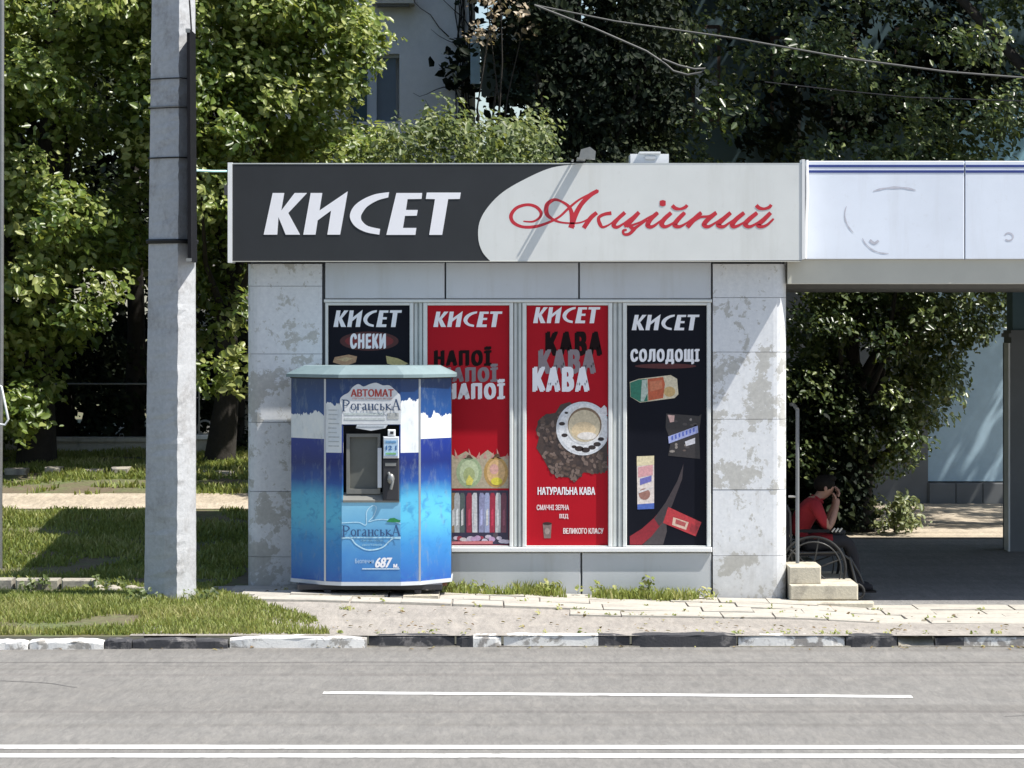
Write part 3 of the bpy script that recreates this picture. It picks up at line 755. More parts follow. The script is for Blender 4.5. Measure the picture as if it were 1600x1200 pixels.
# far column of the passage
col = empty('passage_column', P(1600, 850, 6.6), 'dark square column with a moulded cap at the right end of the passage', 'column')
Yc = 6.6
MB().box(sx(1578,Yc), sx(1760,Yc), Yc, Yc+.5, -.1, sz(536,Yc)).build('shaft', M['plinth'], col)
MB().box(sx(1583,Yc), sx(1760,Yc), Yc+.03, Yc+.45, sz(516,Yc), sz(445,Yc)+.03).build('upper_shaft', M['tealwall'], col)
cp = MB()
for i, (a, t, b_) in enumerate(((1579,516,521),(1576,521,527),(1580,527,536))): cp.box(sx(a,Yc), sx(1762,Yc), Yc-.03+.01*i, Yc+.52, sz(b_,Yc), sz(t,Yc))
cp.build('capital', M['plinth'], col)
MB().box(sx(1575.5,Yc), sx(1578,Yc), Yc-.01, Yc+.3, -.1, sz(536,Yc)).build('lit_edge_strip', M['trim'], col)  # white strip stands in for the sunlit left edge of the column

# steps on the kiosk's right side
st = empty('door_steps', P(1285, 940, 0), 'three worn concrete steps stacked against the right pier of the kiosk', 'steps')
MB().bbox(kx1+.01, sx(1283,-.06), -.06, 1.3, sz(913,-.06), sz(885,-.06), .012).build('step', M['step'], st)
MB().bbox(kx1-.0+.012, sx(1341,-.14), -.14, 1.35, sz(938,-.14), sz(913.5,-.14), .014).build('step', M['step'], st)
MB().bbox(sx(1224,-.3), sx(1366,-.3), -.3, -.145, -.12, sz(941,-.3), .014).build('step', M['step'], st)
hr = empty('handrail', P(1246, 800, .5), 'thin grey vertical rail tube beside the right pier at the steps', 'handrail')
MB().tube([P(1246,640,.3), P(1246,884,.3)], .018, 8).build('post', M['plinth'], hr)
MB().tube([P(1232,776,.3), P(1246,776,.3)], .012, 6).build('bracket', M['steel'], hr)
MB().tube([P(1246,640,.3), P(1240,632,.5), P(1236,632,1.2)], .018, 8).build('rail', M['steel'], hr)

# ------------------------------------------------------------------ water vending machine
vm = empty('water_vending_machine', (sx(580,-.6), -.55, .13), 'blue and white water vending machine with teal roof standing before the left kiosk window', 'vending machine')
zb, ztop = sz(908,-.9), sz(592,-.9)
vx = [sx(455,-.55), sx(508,-.9), sx(534,-.97), sx(626,-.97), sx(656,-.9), sx(705,-.55)]
vy = [-.55, -.9, -.975, -.975, -.9, -.55]
def vending_mat(name, white0, white1, right=False):
    b = NB(name)
    sep = b.node('ShaderNodeSeparateXYZ'); b.l(b.co.outputs['Object'], sep.inputs[0])
    def norm(py0, py1):
        m_ = b.node('ShaderNodeMapRange'); b.l(sep.outputs[2], m_.inputs[0]); m_.inputs[1].default_value = sz(py0,-.9); m_.inputs[2].default_value = sz(py1,-.9)
        return m_.outputs[0]
    h = norm(908, 592)
    q = lambda py: (908-py)/316
    wob = b.noise(3.0, 4, .6, (1,1,.6))
    a = b.node('ShaderNodeMath', operation='MULTIPLY_ADD'); b.l(wob, a.inputs[0]); a.inputs[1].default_value = .10; b.l(h, a.inputs[2])
    a2 = b.node('ShaderNodeMath', operation='SUBTRACT'); b.l(a.outputs[0], a2.inputs[0]); a2.inputs[1].default_value = .05
    body = b.ramp(a2.outputs[0], [(0, (.02,.10,.38)), (q(850), (.035,.22,.52)), (q(805), (.09,.44,.64)), (q(778), (.08,.40,.62)), (q(752), (.012,.07,.30)), (q(725), (.004,.018,.15)), (q(690), (.006,.026,.22)), (q(640), (.008,.06,.22)), (q(600), (.005,.032,.12))])
    ripple = b.noise(9, 5, .6, (1,1,1.6), dist=1.2)
    low = b.ramp(h, [(q(770), (1,1,1)), (q(745), (0,0,0))])
    rp = b.ramp(ripple, [(.52, (0,0,0)), (.66, (.55,.55,.55))])
    body = b.mix(b.mix(1.0, rp, low, 'MULTIPLY'), body, (.02,.16,.42))
    # white iceberg band with a jagged top
    jag = b.noise(5.5, 6, .7, (1,1,.12))
    j2 = b.node('ShaderNodeMath', operation='MULTIPLY_ADD'); b.l(jag, j2.inputs[0]); j2.inputs[1].default_value = -.16; j2.inputs[2].default_value = q(white0)+.08
    lt = b.node('ShaderNodeMath', operation='LESS_THAN'); b.l(h, lt.inputs[0]); b.l(j2.outputs[0], lt.inputs[1])
    gt = b.node('ShaderNodeMath', operation='GREATER_THAN'); b.l(h, gt.inputs[0]); gt.inputs[1].default_value = q(white1)
    mm = b.node('ShaderNodeMath', operation='MULTIPLY'); b.l(lt.outputs[0], mm.inputs[0]); b.l(gt.outputs[0], mm.inputs[1])
    ice = b.ramp(b.noise(7, 4), [(.3, (.62,.67,.71)), (.7, (.76,.77,.76))])
    dirt = b.noise(14, 7, .7, (1,1,.4))
    colr = b.mix(mm.outputs[0], body, ice)
    colr = b.mix(b.ramp(dirt, [(.54, (0,0,0)), (.75, (.5,.5,.5))]), colr, (.22,.27,.30))
    b.col(colr)
    b.b.inputs['Roughness'].default_value = .32
    return b.m
vma = vending_mat('machine_print', 647, 686); vmb = vending_mat('machine_print_tall', 625, 707); vmc = vending_mat('machine_print_plain', 560, 400)
foot = list(zip(vx, vy))
# side and back cabinet
def facet(i, m_, e0=.004, e1=.004, z0=zb, z1=ztop, name='side_panel'):
    (x0, y0), (x1, y1) = foot[i], foot[i+1]
    d = Vector((x1-x0, y1-y0)); L = d.length; d /= L; n = Vector((-d.y, d.x))
    p0 = Vector((x0,y0))+d*e0; p1 = Vector((x0,y0))+d*(L-e1)
    b = MB(); pts = [(p0.x,p0.y),(p1.x,p1.y),(p1.x+n.x*.03,p1.y+n.y*.03),(p0.x+n.x*.03,p0.y+n.y*.03)]
    b.prism(pts, z0, z1); return b.build(name, m_, vm)
facet(0, vma, .0, .012); facet(4, vma, .014, .0); facet(1, vmb, .008, .0, name='front_panel'); facet(3, vmb, .0, .008, name='front_panel')
MB().box(vx[0]+.004, vx[5]-.004, -.50, -.10, zb, ztop).build('cabinet', M['sign_dark'], vm)
b = MB()
for (x, y) in (foot[1], foot[4]): b.prism([(x-.010,y-.006),(x+.008,y-.008),(x+.008,y+.02),(x-.010,y+.02)], zb, ztop)
b.build('corner_trim', M['panel_low'], vm)
cy = -.975
vX = lambda p: sx(p, cy)
vZ = lambda p: sz(p, cy)
nx0, nx1, nz0, nz1 = vX(536), vX(624), vZ(785), vZ(664)
b = MB(); b.box(vx[2], vx[3], cy, cy+.03, nz1, ztop); b.box(vx[2], nx0, cy, cy+.03, nz0, nz1); b.box(nx1, vx[3], cy, cy+.03, nz0, nz1)
b.build('front_panel', vmc, vm)
lowm = NB('lower_front_print')
sep = lowm.node('ShaderNodeSeparateXYZ'); lowm.l(lowm.co.outputs['Object'], sep.inputs[0])
mr = lowm.node('ShaderNodeMapRange'); lowm.l(sep.outputs[2], mr.inputs[0]); mr.inputs[1].default_value = vZ(910); mr.inputs[2].default_value = vZ(786)
lowm.col(lowm.mix(lowm.ramp(lowm.noise(6, 4, .6), [(.4, (0,0,0)), (.7, (.3,.3,.3))]), lowm.ramp(mr.outputs[0], [(0, (.03,.13,.40)), (.35, (.06,.24,.56)), (.75, (.15,.42,.66)), (1, (.24,.54,.74))]), (.10,.34,.60)))
lowm.b.inputs['Roughness'].default_value = .3
MB().box(vx[2], vx[3], cy-.004, cy+.03, zb, nz0).build('front_panel', lowm.m, vm)
# niche
M['niche'] = mat('niche_grey', (.17,.17,.155), .6, .15, 8); M['niched'] = mat('niche_dark', (.03,.03,.035), .7, .1)
n_ = MB(); n_.box(nx0, nx1, cy+.2, cy+.22, nz0, nz1); n_.box(nx0-.01, nx0, cy+.03, cy+.2, nz0, nz1); n_.box(nx1, nx1+.01, cy+.03, cy+.2, nz0, nz1)
n_.box(nx0, nx1, cy+.03, cy+.2, nz1, nz1+.01); n_.box(nx0, nx1, cy+.0, cy+.2, nz0-.01, nz0+.002)
nic = n_.build('niche', M['niched'], vm)
fr = MB(); a, c, t, d_ = vX(541), vX(594), vZ(678), vZ(772)
fr.box(a, a+.03, cy+.03, cy+.1, d_, t); fr.box(c-.025, c, cy+.03, cy+.1, d_, t); fr.box(a+.03, c-.025, cy+.03, cy+.1, d_, d_+.045); fr.box(a+.03, c-.025, cy+.03, cy+.1, t-.03, t)
fr.build('niche_frame', M['niche'], nic)
MB().box(a+.03, c-.025, cy+.07, cy+.1, d_+.045, t-.03).build('dispenser_door', mat('door_grey', (.10,.105,.095), .5, .12, 6), nic)
MB().prism([(nx0,cy-.01),(nx1,cy-.01),(nx1,cy+.07),(nx0,cy+.07)], nz0, nz0+.04, z1f=lambda x,y: nz0+(.02 if y < cy else .09)).build('tray', M['niche'], nic)
MB().box(vX(590), vX(596), cy+.0, cy+.03, vZ(762), vZ(700)).build('grip_bar', M['panel'], nic)
dv = MB().bbox(vX(599), vX(623.5), cy-.035, cy+.1, vZ(716), vZ(682), .008).build('coin_unit', M['panel'], vm)
MB().bbox(vX(606), vX(618), cy-.03, cy+.06, vZ(681.5), vZ(671), .006).build('camera_unit', M['white'], dv)
MB().box(vX(610), vX(615), cy-.034, cy-.031, vZ(678), vZ(674)).build('lens', M['niched'], dv)
MB().box(vX(600.5), vX(622), cy-.038, cy-.036, vZ(712), vZ(687)).build('sticker', flat((.38,.55,.72)), dv)
MB().box(vX(603), vX(619), cy-.040, cy-.0385, vZ(692), vZ(689)).build('sticker_band', flat((.10,.25,.45)), dv)
text('12 1', vX(603), vX(620), vZ(703), vZ(696), cy-.0395, flat((.04,.14,.35)), dv, .05)
MB().box(vX(603), vX(619), cy-.040, cy-.0385, vZ(710), vZ(707)).build('sticker_band', flat((.20,.45,.20)), dv)
b = MB(); b.bbox(vX(598), vX(624), cy-.02, cy+.1, vZ(782), vZ(717), .01); hk = b.build('dispenser_unit', M['niched'], vm)
MB().box(vX(602), vX(619), cy-.024, cy-.0205, vZ(728), vZ(723)).build('slot', M['steel'], hk)
MB().ellipsoid((vX(611), cy-.03, vZ(748)), (.035,.03,.05), 10, 6).build('spout', M['steel'], hk)
MB().tube([(vX(607),cy-.03,vZ(738)),(vX(614),cy-.05,vZ(752)),(vX(611),cy-.045,vZ(764))], .014, 8).build('tap', M['steel'], hk)
# white arched label with its print
ly = cy-.003
arch = catmull([(534,663),(534,640),(531,625),(536,618),(545,613),(551,605),(560,600),(568,604),(578,600),(588,598),(598,602),(608,602),(616,608),(622,614),(626,622),(626,663)], 3)
MB().plate([(vX(p), vZ(q)) for p, q in arch], ly-.002, ly+.001).build('label_plate', mat('label_white', (.62,.64,.66), .45, .12, 9), vm)
MB().plate([(vX(p), vZ(q)) for p, q in [(556,669),(558,663.5),(606,663.5),(602,669),(580,673)]], ly-.002, ly+.001).build('label_plate', M['panel'], vm)
text('АВТОМАТ', vX(548), vX(615), vZ(620), vZ(608), ly-.004, flat((.42,.05,.04)), vm, .045)
text('ПИТНА ОЧИЩЕНА ВОДА', vX(551), vX(613), vZ(624.5), vZ(621.5), ly-.004, flat((.62,.30,.25)), vm, .02)
def serif_word(x0, x1, zb_, zt_, y, m_, parent):
    b = MB(); N = [0]
    W = (x1-x0); H = zt_-zb_; xh = .66
    adv = [('Р',.155),('о',.11),('г',.085),('а',.105),('н',.12),('с',.095),('ь',.10),('к',.115),('А',.16)]
    tot = sum(a for _, a in adv); cx = 0
    def S(pts, ws, ox, wd, sub=4):
        N[0] += 1
        ribbon(b, [(x0+(ox+px*wd)/tot*W, zb_+pz*H) for px, pz in pts], [w_*H for w_ in (ws if isinstance(ws, (list, tuple)) else [ws]*len(pts))], y-.0003*N[0], 0, sub)
    for ch, a in adv:
        T, t = .15, .06
        def stem(px, z0, z1, T=T):
            S([(px,z0),(px,z1)], T, cx, a, 1); S([(px-.2,z0+.03),(px+.2,z0+.03)], t, cx, a, 1); S([(px-.2,z1-.03),(px+.12,z1-.03)], t, cx, a, 1)
        if ch == 'Р': stem(.22, -.12, 1.08); S([(.22,1.03),(.6,1.0),(.85,.78),(.6,.52),(.3,.48)], [t,.1,T,.1,t], cx, a)
        elif ch in 'ос':
            pts = [(.5+.36*math.cos(q), xh/2+xh/2*math.sin(q)*.92) for q in (np.linspace(0, 2*math.pi, 9) if ch == 'о' else np.linspace(.7, 5.6, 8))]
            S(pts, [.13,.09,.07,.11,.14,.11,.07,.09,.13][:len(pts)], cx, a)
        elif ch == 'г': stem(.28, 0, xh); S([(.28,xh-.04),(.88,xh-.04),(.9,xh-.2)], [.08,.08,.06], cx, a, 1)
        elif ch == 'а': S([(.22,xh*.85),(.45,xh*.98),(.68,xh*.8),(.68,.08),(.9,.03)], [.07,.07,.13,.13,.06], cx, a); S([(.66,xh*.55),(.3,xh*.42),(.2,.14),(.42,.03),(.66,.16)], [.06,.09,.13,.08,.05], cx, a)
        elif ch == 'н': stem(.22, 0, xh); stem(.78, 0, xh); S([(.2,xh/2),(.8,xh/2)], t, cx, a, 1)
        elif ch == 'ь': stem(.26, 0, xh); S([(.26,xh*.52),(.6,xh*.52),(.82,xh*.27),(.6,.04),(.26,.04)], [t,.08,.13,.08,t], cx, a)
        elif ch == 'к': stem(.24, 0, xh); S([(.3,xh*.48),(.62,xh*.75),(.85,xh*.96)], [.06,.07,.09], cx, a); S([(.36,xh*.5),(.62,xh*.28),(.95,.02)], [.1,.14,.1], cx, a)
        elif ch == 'А': S([(.12,0),(.5,1.12)], .08, cx, a, 1); S([(.48,1.12),(.88,0)], .17, cx, a, 1); S([(.25,.38),(.7,.38)], t, cx, a, 1); S([(-.04,.03),(.3,.03)], t, cx, a, 1); S([(.68,.03),(1.05,.03)], t, cx, a, 1)
        cx += a
    b.build('lettering', m_, parent)
serif_word(vX(534), vX(626), vZ(641), vZ(625.5), ly-.005, flat((.03,.06,.13)), vm)
for (a_, c_, t_, b_, cc) in ((538,600,645,648.5,(.45,.50,.50)),(605,623,645,655,(.40,.41,.40)),(538,602,653,656,(.50,.54,.54)),(557,600,665,667,(.42,.46,.50))):
    MB().box(vX(a_), vX(c_), ly-.0045, ly-.003, vZ(b_), vZ(t_)).build('label_line', flat(cc), vm)
# side text lines on the left narrow facet
for k in range(9):
    yy_ = 640+k*7; (x0, y0), (x1, y1) = foot[1], foot[2]
    t0, t1 = .2, .2+rng.uniform(.45,.65); ex = lambda t: (x0+(x1-x0)*t, y0+(y1-y0)*t)
    p0, p1_ = ex(t0), ex(t1)
    b = MB(); b.add([(p0[0],p0[1]-.004,sz(yy_+1.6,-.93)),(p1_[0],p1_[1]-.004,sz(yy_+1.6,-.93)),(p1_[0],p1_[1]-.004,sz(yy_,-.93)),(p0[0],p0[1]-.004,sz(yy_,-.93))], [(0,1,2,3)])
    b.build('label_line', flat((.42,.45,.47)), vm)
# lower logo: apple outline, word, leaf, phone number
l2 = cy-.006
lg = MB(); lb = flat((.42,.66,.82)); 
ribbon(lg, [(vX(x), vZ(y)) for x, y in [(534,817),(560,816),(572,820),(573,800),(582,790),(588,793),(584,806),(576,815),(588,812),(605,812),(626,818)]], 1.4*PXW, l2)
ribbon(lg, [(vX(x), vZ(y)) for x, y in [(534,841),(548,841),(556,850),(570,858),(583,859),(598,855),(608,846),(615,841),(626,841)]], 2.0*PXW, l2-.0004)
ribbon(lg, [(vX(x), vZ(y)) for x, y in [(534,839.5),(580,840),(626,839.5)]], 1.6*PXW, l2-.0008)
lg.build('logo_outline', lb, vm)
text('ПИТНА ВОДА', vX(565), vX(598), vZ(846), vZ(843), l2-.001, flat((.25,.48,.62)), vm, .02)
text('доставка', vX(566), vX(597), vZ(853), vZ(850), l2-.001, flat((.32,.55,.68)), vm, .01)
serif_word(vX(534), vX(626), vZ(837.5), vZ(822), l2-.004, flat((.03,.08,.20)), vm)
MB().plate([(vX(x), vZ(y)) for x, y in [(604,815),(609,810),(616,809),(622,812),(626,813),(625,815.5),(614,816)]], l2-.003, l2-.001).build('logo_leaf', flat((.02,.22,.06)), vm)
text('687', vX(586), vX(613), vZ(887), vZ(871), l2, M['txt'], vm, .06, .25)
text('м.', vX(614.5), vX(623), vZ(887), vZ(881), l2, M['txt'], vm, .05)
text('Безпечна', vX(555), vX(584), vZ(880), vZ(873), l2, flat((.45,.62,.80)), vm, .0)
MB().box(vX(566), vX(624), l2-.001, l2, vZ(889.5), vZ(888)).build('label_line', flat((.60,.74,.85)), vm)
# base tray, roof, feet
off = lambda s_: [(vx[0]-s_, -.08)] + [(vx[i]+(-s_ if i < 3 else s_)*(1 if i in (0,5) else .6), vy[i]-s_) for i in range(6)] + [(vx[5]+s_, -.08)]
MB().prism(off(.006), zb-.035, zb-.001).build('base_trim', M['panel'], vm)
MB().box(vx[0]+.08, vx[5]-.08, -.85, -.14, .16, zb-.036).build('under_shade_block', M['niched'], vm)  # near-black block standing in for the shade in the gap underneath
MB().box(sx(660,-.6), sx(698,-.6), -.58, -.3, .17, zb-.036).build('rusty_bracket', M['rust'], vm)
mt = mat('roof_teal', (.17,.235,.25), .6, .16, 5)
ro = off(.045); cxx = sum(p[0] for p in ro)/len(ro); cyy = sum(p[1] for p in ro)/len(ro)
zr0 = ztop+.012; b = MB(); n = len(ro)
ins = [(cxx+(x-cxx)*.80, cyy+(y-cyy)*.74) for x, y in ro]
v = [(x,y,zr0) for x, y in ro]+[(x,y,zr0+.03) for x, y in ro]+[(x,y,zr0+.105) for x, y in ins]
f = [tuple(range(n))[::-1], tuple(range(2*n,3*n))]+[(i,(i+1)%n,n+(i+1)%n,n+i) for i in range(n)]+[(n+i,n+(i+1)%n,2*n+(i+1)%n,2*n+i) for i in range(n)]
b.add(v, f); b.build('roof', mt, vm)
MB().prism(off(.01), ztop, zr0).build('roof_band', M['niched'], vm)
for (x, y) in ((vx[0]+.12,-.5),(vx[1]+.02,-.82),(vx[4]-.02,-.82),(vx[5]-.12,-.5)):
    MB().box(x-.03, x+.03, y-.03, y+.03, .12, .165).build('foot', M['niched'], vm)
for (a, c, Y0) in ((470,600,-.98),(630,685,-1.0),(690,700,-.7)):
    if c-a < 20: continue
    k_ = MB(); z = zt(sx((a+c)/2,-1), -1); k_.box(sx(a,-1), sx(c,-1), Y0, -.5, z-.02, .118)
    tag(k_.build('support_slab', M['step']), 'flat concrete slab under the %s of the water vending machine' % ('left and middle' if a < 500 else 'right corner'), 'slab', 'slabs under the vending machine')

# ------------------------------------------------------------------ concrete pole
Yp = -1.2
pole = empty('concrete_pole', (sx(264,Yp), Yp, .05), 'thick tapering grey concrete utility pole standing in the grass left of the kiosk', 'pole')
b = MB(); H_ = 9.0; v = []
def pole_ring(z):
    k = 1-z*.030
    c = sx(264+(z-.05)*0.95, Yp)
    pl = [(-.232,.02),(-.232,-.05),(-.035,-.19),(.088,-.245),(.16,-.15),(.228,-.04),(.228,.08),(.10,.2),(-.10,.2)]
    return [(c+x*k, Yp+.1+y*k) for x, y in pl]
rings = lin(-.3, H_, 170)
for z in rings:
    for i, (x, y) in enumerate(pole_ring(max(z,0))):
        j = .0012 if i not in (2,3) else .005
        v.append((x+rng.uniform(-j,j), y+rng.uniform(-j,j), z))
n = 9
b.add(v, [(i*n+k, i*n+(k+1)%n, (i+1)*n+(k+1)%n, (i+1)*n+k) for i in range(len(rings)-1) for k in range(n)], 0)
b.add(v, [tuple(range((len(rings)-1)*n, len(rings)*n))])
b.build('shaft', M['conc'], pole)
def band(py, r_, m_=M['cable'], dz=0, e=.012, name='strap'):
    z = sz(py, Yp-.1); pts = [(x+(e if x > sx(264,Yp) else -e), y-(e if y < Yp+.1 else -e), z+dz*(x-sx(264,Yp))) for x, y in pole_ring(z)]
    MB().tube(pts+[pts[0]], r_, 6, cap=False).build(name, m_, pole)
band(376, .017); band(378.5, .012); band(122, .006); band(166, .005, M['steel']); band(246, .007); band(168, .004)
# dark board seen edge on, fixed to the pole's right side
bd = empty('pole_board', P(304, 230, Yp), 'tall thin black board seen edge-on, strapped to the right side of the concrete pole', 'board')
xb = sx(303.5, Yp)
b = MB(); b.add([(xb-.012+.0,Yp-.42,sz(410,Yp)),(xb+.018,Yp-.42,sz(410,Yp)),(xb+.018,Yp+.08,sz(410,Yp)),(xb-.012,Yp+.08,sz(410,Yp)),
                 (xb-.022,Yp-.42,sz(52,Yp)),(xb+.004,Yp-.42,sz(52,Yp)),(xb+.004,Yp+.08,sz(52,Yp)),(xb-.022,Yp+.08,sz(52,Yp))],
                [(0,3,2,1),(4,5,6,7),(0,1,5,4),(1,2,6,5),(2,3,7,6),(3,0,4,7)])
b.build('sheet', M['dark'], bd)
b = MB(); b.box(xb-.026, xb+.022, Yp-.44, Yp-.42, sz(410,Yp), sz(405,Yp)); b.box(xb-.03, xb+.008, Yp-.44, Yp-.42, sz(58,Yp), sz(52,Yp)); b.build('edge_clip', M['steel'], bd)
MB().tube([P(296,0,Yp-.15),P(298,30,Yp-.15),P(299.5,55,Yp-.15),P(300,-60,Yp-.15)][:3], .008, 6).build('cable', M['cable'], pole)
rod = MB().tube([P(306,266.5,-.9), P(333,267.5,-.55), P(357,267.5,-.2)], .011, 6).build('tie_rod', M['tealrod'])
tag(rod, 'thin pale teal rod running from the concrete pole to the top corner of the sign', 'rod')
le = empty('thin_post', P(3, 500, 1.0), 'thin weathered grey post cut by the left edge of the photo', 'post')
MB().tube([P(3,-60,1), P(2,520,1), P(0,760,1), P(0,905,1)], .024, 8).build('shaft', M['steel'], le)
MB().tube([P(-6,600,.8), P(2,604,.8), P(13,655,.8), P(8,664,.8), P(-8,662,.8)], .012, 6).build('hoop', M['white'], le)

# ------------------------------------------------------------------ foliage engine
def leaf_mesh(name, cen, nrm, size, var, m_, parent=None, aspect=.62, fold=.25):
    n = len(cen)
    nrm = nrm/np.linalg.norm(nrm, axis=1, keepdims=True)
    r = NR.normal(size=(n,3)); t = np.cross(nrm, r); t /= np.linalg.norm(t, axis=1, keepdims=True); s = np.cross(nrm, t)
    sz_ = size[:,None]
    V = np.empty((n,6,3))
    V[:,0] = cen - t*sz_*.5
    V[:,1] = cen - t*sz_*.12 + s*sz_*.5*aspect + nrm*sz_*fold*.3
    V[:,2] = cen + t*sz_*.28 + s*sz_*.34*aspect + nrm*sz_*fold*.3
    V[:,3] = cen + t*sz_*.55 - nrm*sz_*fold*.4
    V[:,4] = cen + t*sz_*.20 - s*sz_*.42*aspect + nrm*sz_*fold*.3
    V[:,5] = cen - t*sz_*.18 - s*sz_*.46*aspect + nrm*sz_*fold*.3
    me = bpy.data.meshes.new(name)
    me.vertices.add(n*6); me.vertices.foreach_set('co', V.ravel())
    q = np.array([0,3,2,1, 0,5,4,3])
    idx = (np.arange(n)[:,None]*6+q[None,:]).ravel()
    me.loops.add(n*8); me.loops.foreach_set('vertex_index', idx.astype(np.int32))
    me.polygons.add(n*2); me.polygons.foreach_set('loop_start', (np.arange(n*2)*4).astype(np.int32))
    at = me.attributes.new('var', 'FLOAT', 'POINT'); at.data.foreach_set('value', np.repeat(var, 6).astype(np.float32))
    me.update(calc_edges=True)
    return obj(name, me, m_, parent)
def crown(clumps, per, lsize, m_, parent, name='crown', up=.35, vbase=.45):
    cen = []; nr = []; va = []; szs = []
    for (c, rad) in clumps:
        k = max(8, int(per*(rad/.45)**2))
        d = NR.normal(size=(k,3)); d /= np.linalg.norm(d, axis=1, keepdims=True)
        rr = rad*(.45+.6*NR.random((k,1))**.7)
        wob = 1+.25*np.sin(d[:,:1]*5+c[0]*3)+.2*np.cos(d[:,2:]*6+c[2]*5)
        p = np.array(c)+d*rr*wob*np.array([1.05,1.05,.8])
        cen.append(p); nn = d*.35+np.array([.42,-.42,up+.25])+NR.normal(size=(k,3))*.42; nr.append(nn)
        va.append(np.clip(vbase+NR.normal()*.2+NR.normal(size=k)*.26, 0, 1)); szs.append(lsize*(.45+.95*NR.random(k))*(.85+.3*NR.random()))
    return leaf_mesh(name, np.concatenate(cen), np.concatenate(nr), np.concatenate(szs), np.concatenate(va), m_, parent)
def clump_field(px0, px1, py0, py1, Y0, Y1, n, rmin, rmax, ok=None):
    out = []; tries = 0
    while len(out) < n and tries < n*30:
        tries += 1
        px = rng.uniform(px0,px1); py = rng.uniform(py0,py1); Y = rng.uniform(Y0,Y1)
        if ok and not ok(px, py, Y): continue
        out.append((tuple(P(px,py,Y)), rng.uniform(rmin,rmax)))
    return out
def trunk(name_parent, base, topz, r, clumps, nb=14, lean=0, m_=None):
    m_ = m_ or M['bark']
    b = MB(); base = Vector(base); n = 8
    ax = [base+Vector((lean*i/n+rng.uniform(-.05,.05), rng.uniform(-.05,.05), (topz-base.z)*i/n)) for i in range(n+1)]
    b.tube(ax, [r*(1-.75*i/n)+(.25*r if i == 0 else 0) for i in range(n+1)], 9)
    b.build('trunk', m_, name_parent)
    cl = sorted(clumps, key=lambda c: rng.random())[:nb]
    for c, rad in cl:
        c = Vector(c); h = min(max((c.z-base.z)*.55+base.z, base.z+.6), topz*.95)
        t = (h-base.z)/(topz-base.z)*n; i = min(int(t), n-1); s_ = ax[i].lerp(ax[i+1], t-i)
        mid = s_.lerp(c, .5)+Vector((rng.uniform(-.2,.2),rng.uniform(-.2,.2),rng.uniform(.0,.25)))
        MB().tube([s_, s_.lerp(mid,.5), mid, c], [r*.38, r*.3, r*.2, r*.07], 6).build('branch', m_, name_parent)
def ground_z(px, Y): return zt(sx(px,Y), Y)

# --- maple, left of the pole
t1 = empty('maple_tree', (sx(60,9), 9, ground_z(60,9)), 'broad sunlit maple with bright leaves filling the left edge of the photo', 'tree', 'trees behind the kiosk')
def okl(px, py, Y):
    if Y < 8.6:
        bnd = interp([(-600,260),(60,225),(100,130),(240,105),(290,125),(340,185),(500,195),(540,150),(590,75),(690,62)], py)
        return px < bnd-8
    return py < 440 or px < 40
c1 = clump_field(-330, 238, -150, 690, 6.8, 10.2, 330, .24, .46, okl)
crown(c1, 330, .102, M['leaf1'], t1); trunk(t1, (sx(60,9),9,ground_z(60,9)-.1), 8.5, .22, c1, 16, .2)
# --- second maple, right of the pole
t2 = empty('lime_tree', (sx(345,9.5), 9.5, ground_z(345,9.5)), 'leafy yellow-green lime tree between the concrete pole and the grey building', 'tree', 'trees behind the kiosk')
def ok2(px, py, Y):
    if py > 250: return 285 < px < 400 and py < 600 and rng.random() < 1.1-(py-250)/450
    b_ = interp([(-600,500),(-100,585),(30,585),(80,600),(130,560),(165,535),(215,600),(260,650)], py)
    return px < b_-12
c2 = clump_field(225, 650, -180, 600, 7.2, 10.4, 320, .22, .42, ok2)
crown(c2, 310, .098, M['leaf1'], t2, vbase=.5); trunk(t2, (sx(345,9.5),9.5,ground_z(345,9.5)-.1), 8.0, .17, c2, 14, .3)
# thin reddish stem close in front
# --- shrub above the roof, centre
t3 = empty('lilac_bush', (sx(720,6.5), 6.5, .3), 'grey-green bush rising behind the dark half of the sign', 'bush')
def ok3(px, py, Y): return py > interp([(560,235),(600,205),(660,165),(700,140),(760,160),(820,165),(860,195),(890,240)], px)+18
c3 = clump_field(560, 890, 130, 420, 5.4, 8, 130, .18, .34, ok3)
crown(c3, 300, .075, M['leaf2'], t3); trunk(t3, (sx(720,6.5),6.5,.2), 3.8, .07, c3, 8)
# --- very dark tree, centre
t4 = empty('spruce_tree', (sx(880,10.5), 10.5, .2), 'tall nearly black spruce behind the middle of the kiosk', 'tree', 'trees behind the kiosk')
def ok4(px, py, Y): return px > interp([(-500,800),(-40,745),(60,775),(130,790),(260,840)], py)+14
c4 = clump_field(745, 1040, -650, 330, 9, 12.2, 240, .3, .5, ok4)
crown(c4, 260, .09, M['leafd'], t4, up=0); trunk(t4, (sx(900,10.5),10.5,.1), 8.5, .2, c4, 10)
# pale dry foliage at its top left
t4b = empty('dry_sapling', (sx(770,9.2), 9.2, .3), 'pale dry-leaved sapling at the top edge beside the grey building', 'tree', 'trees behind the kiosk')
c4b = clump_field(738, 840, -120, 60, 8.6, 9.2, 16, .16, .28)
crown(c4b, 130, .085, leafmat('dry_leaf', (.16,.12,.07), (.30,.23,.15), (.45,.38,.28), .3), t4b); trunk(t4b, (sx(770,9.2),9.2,.2), 5.6, .05, c4b, 5)
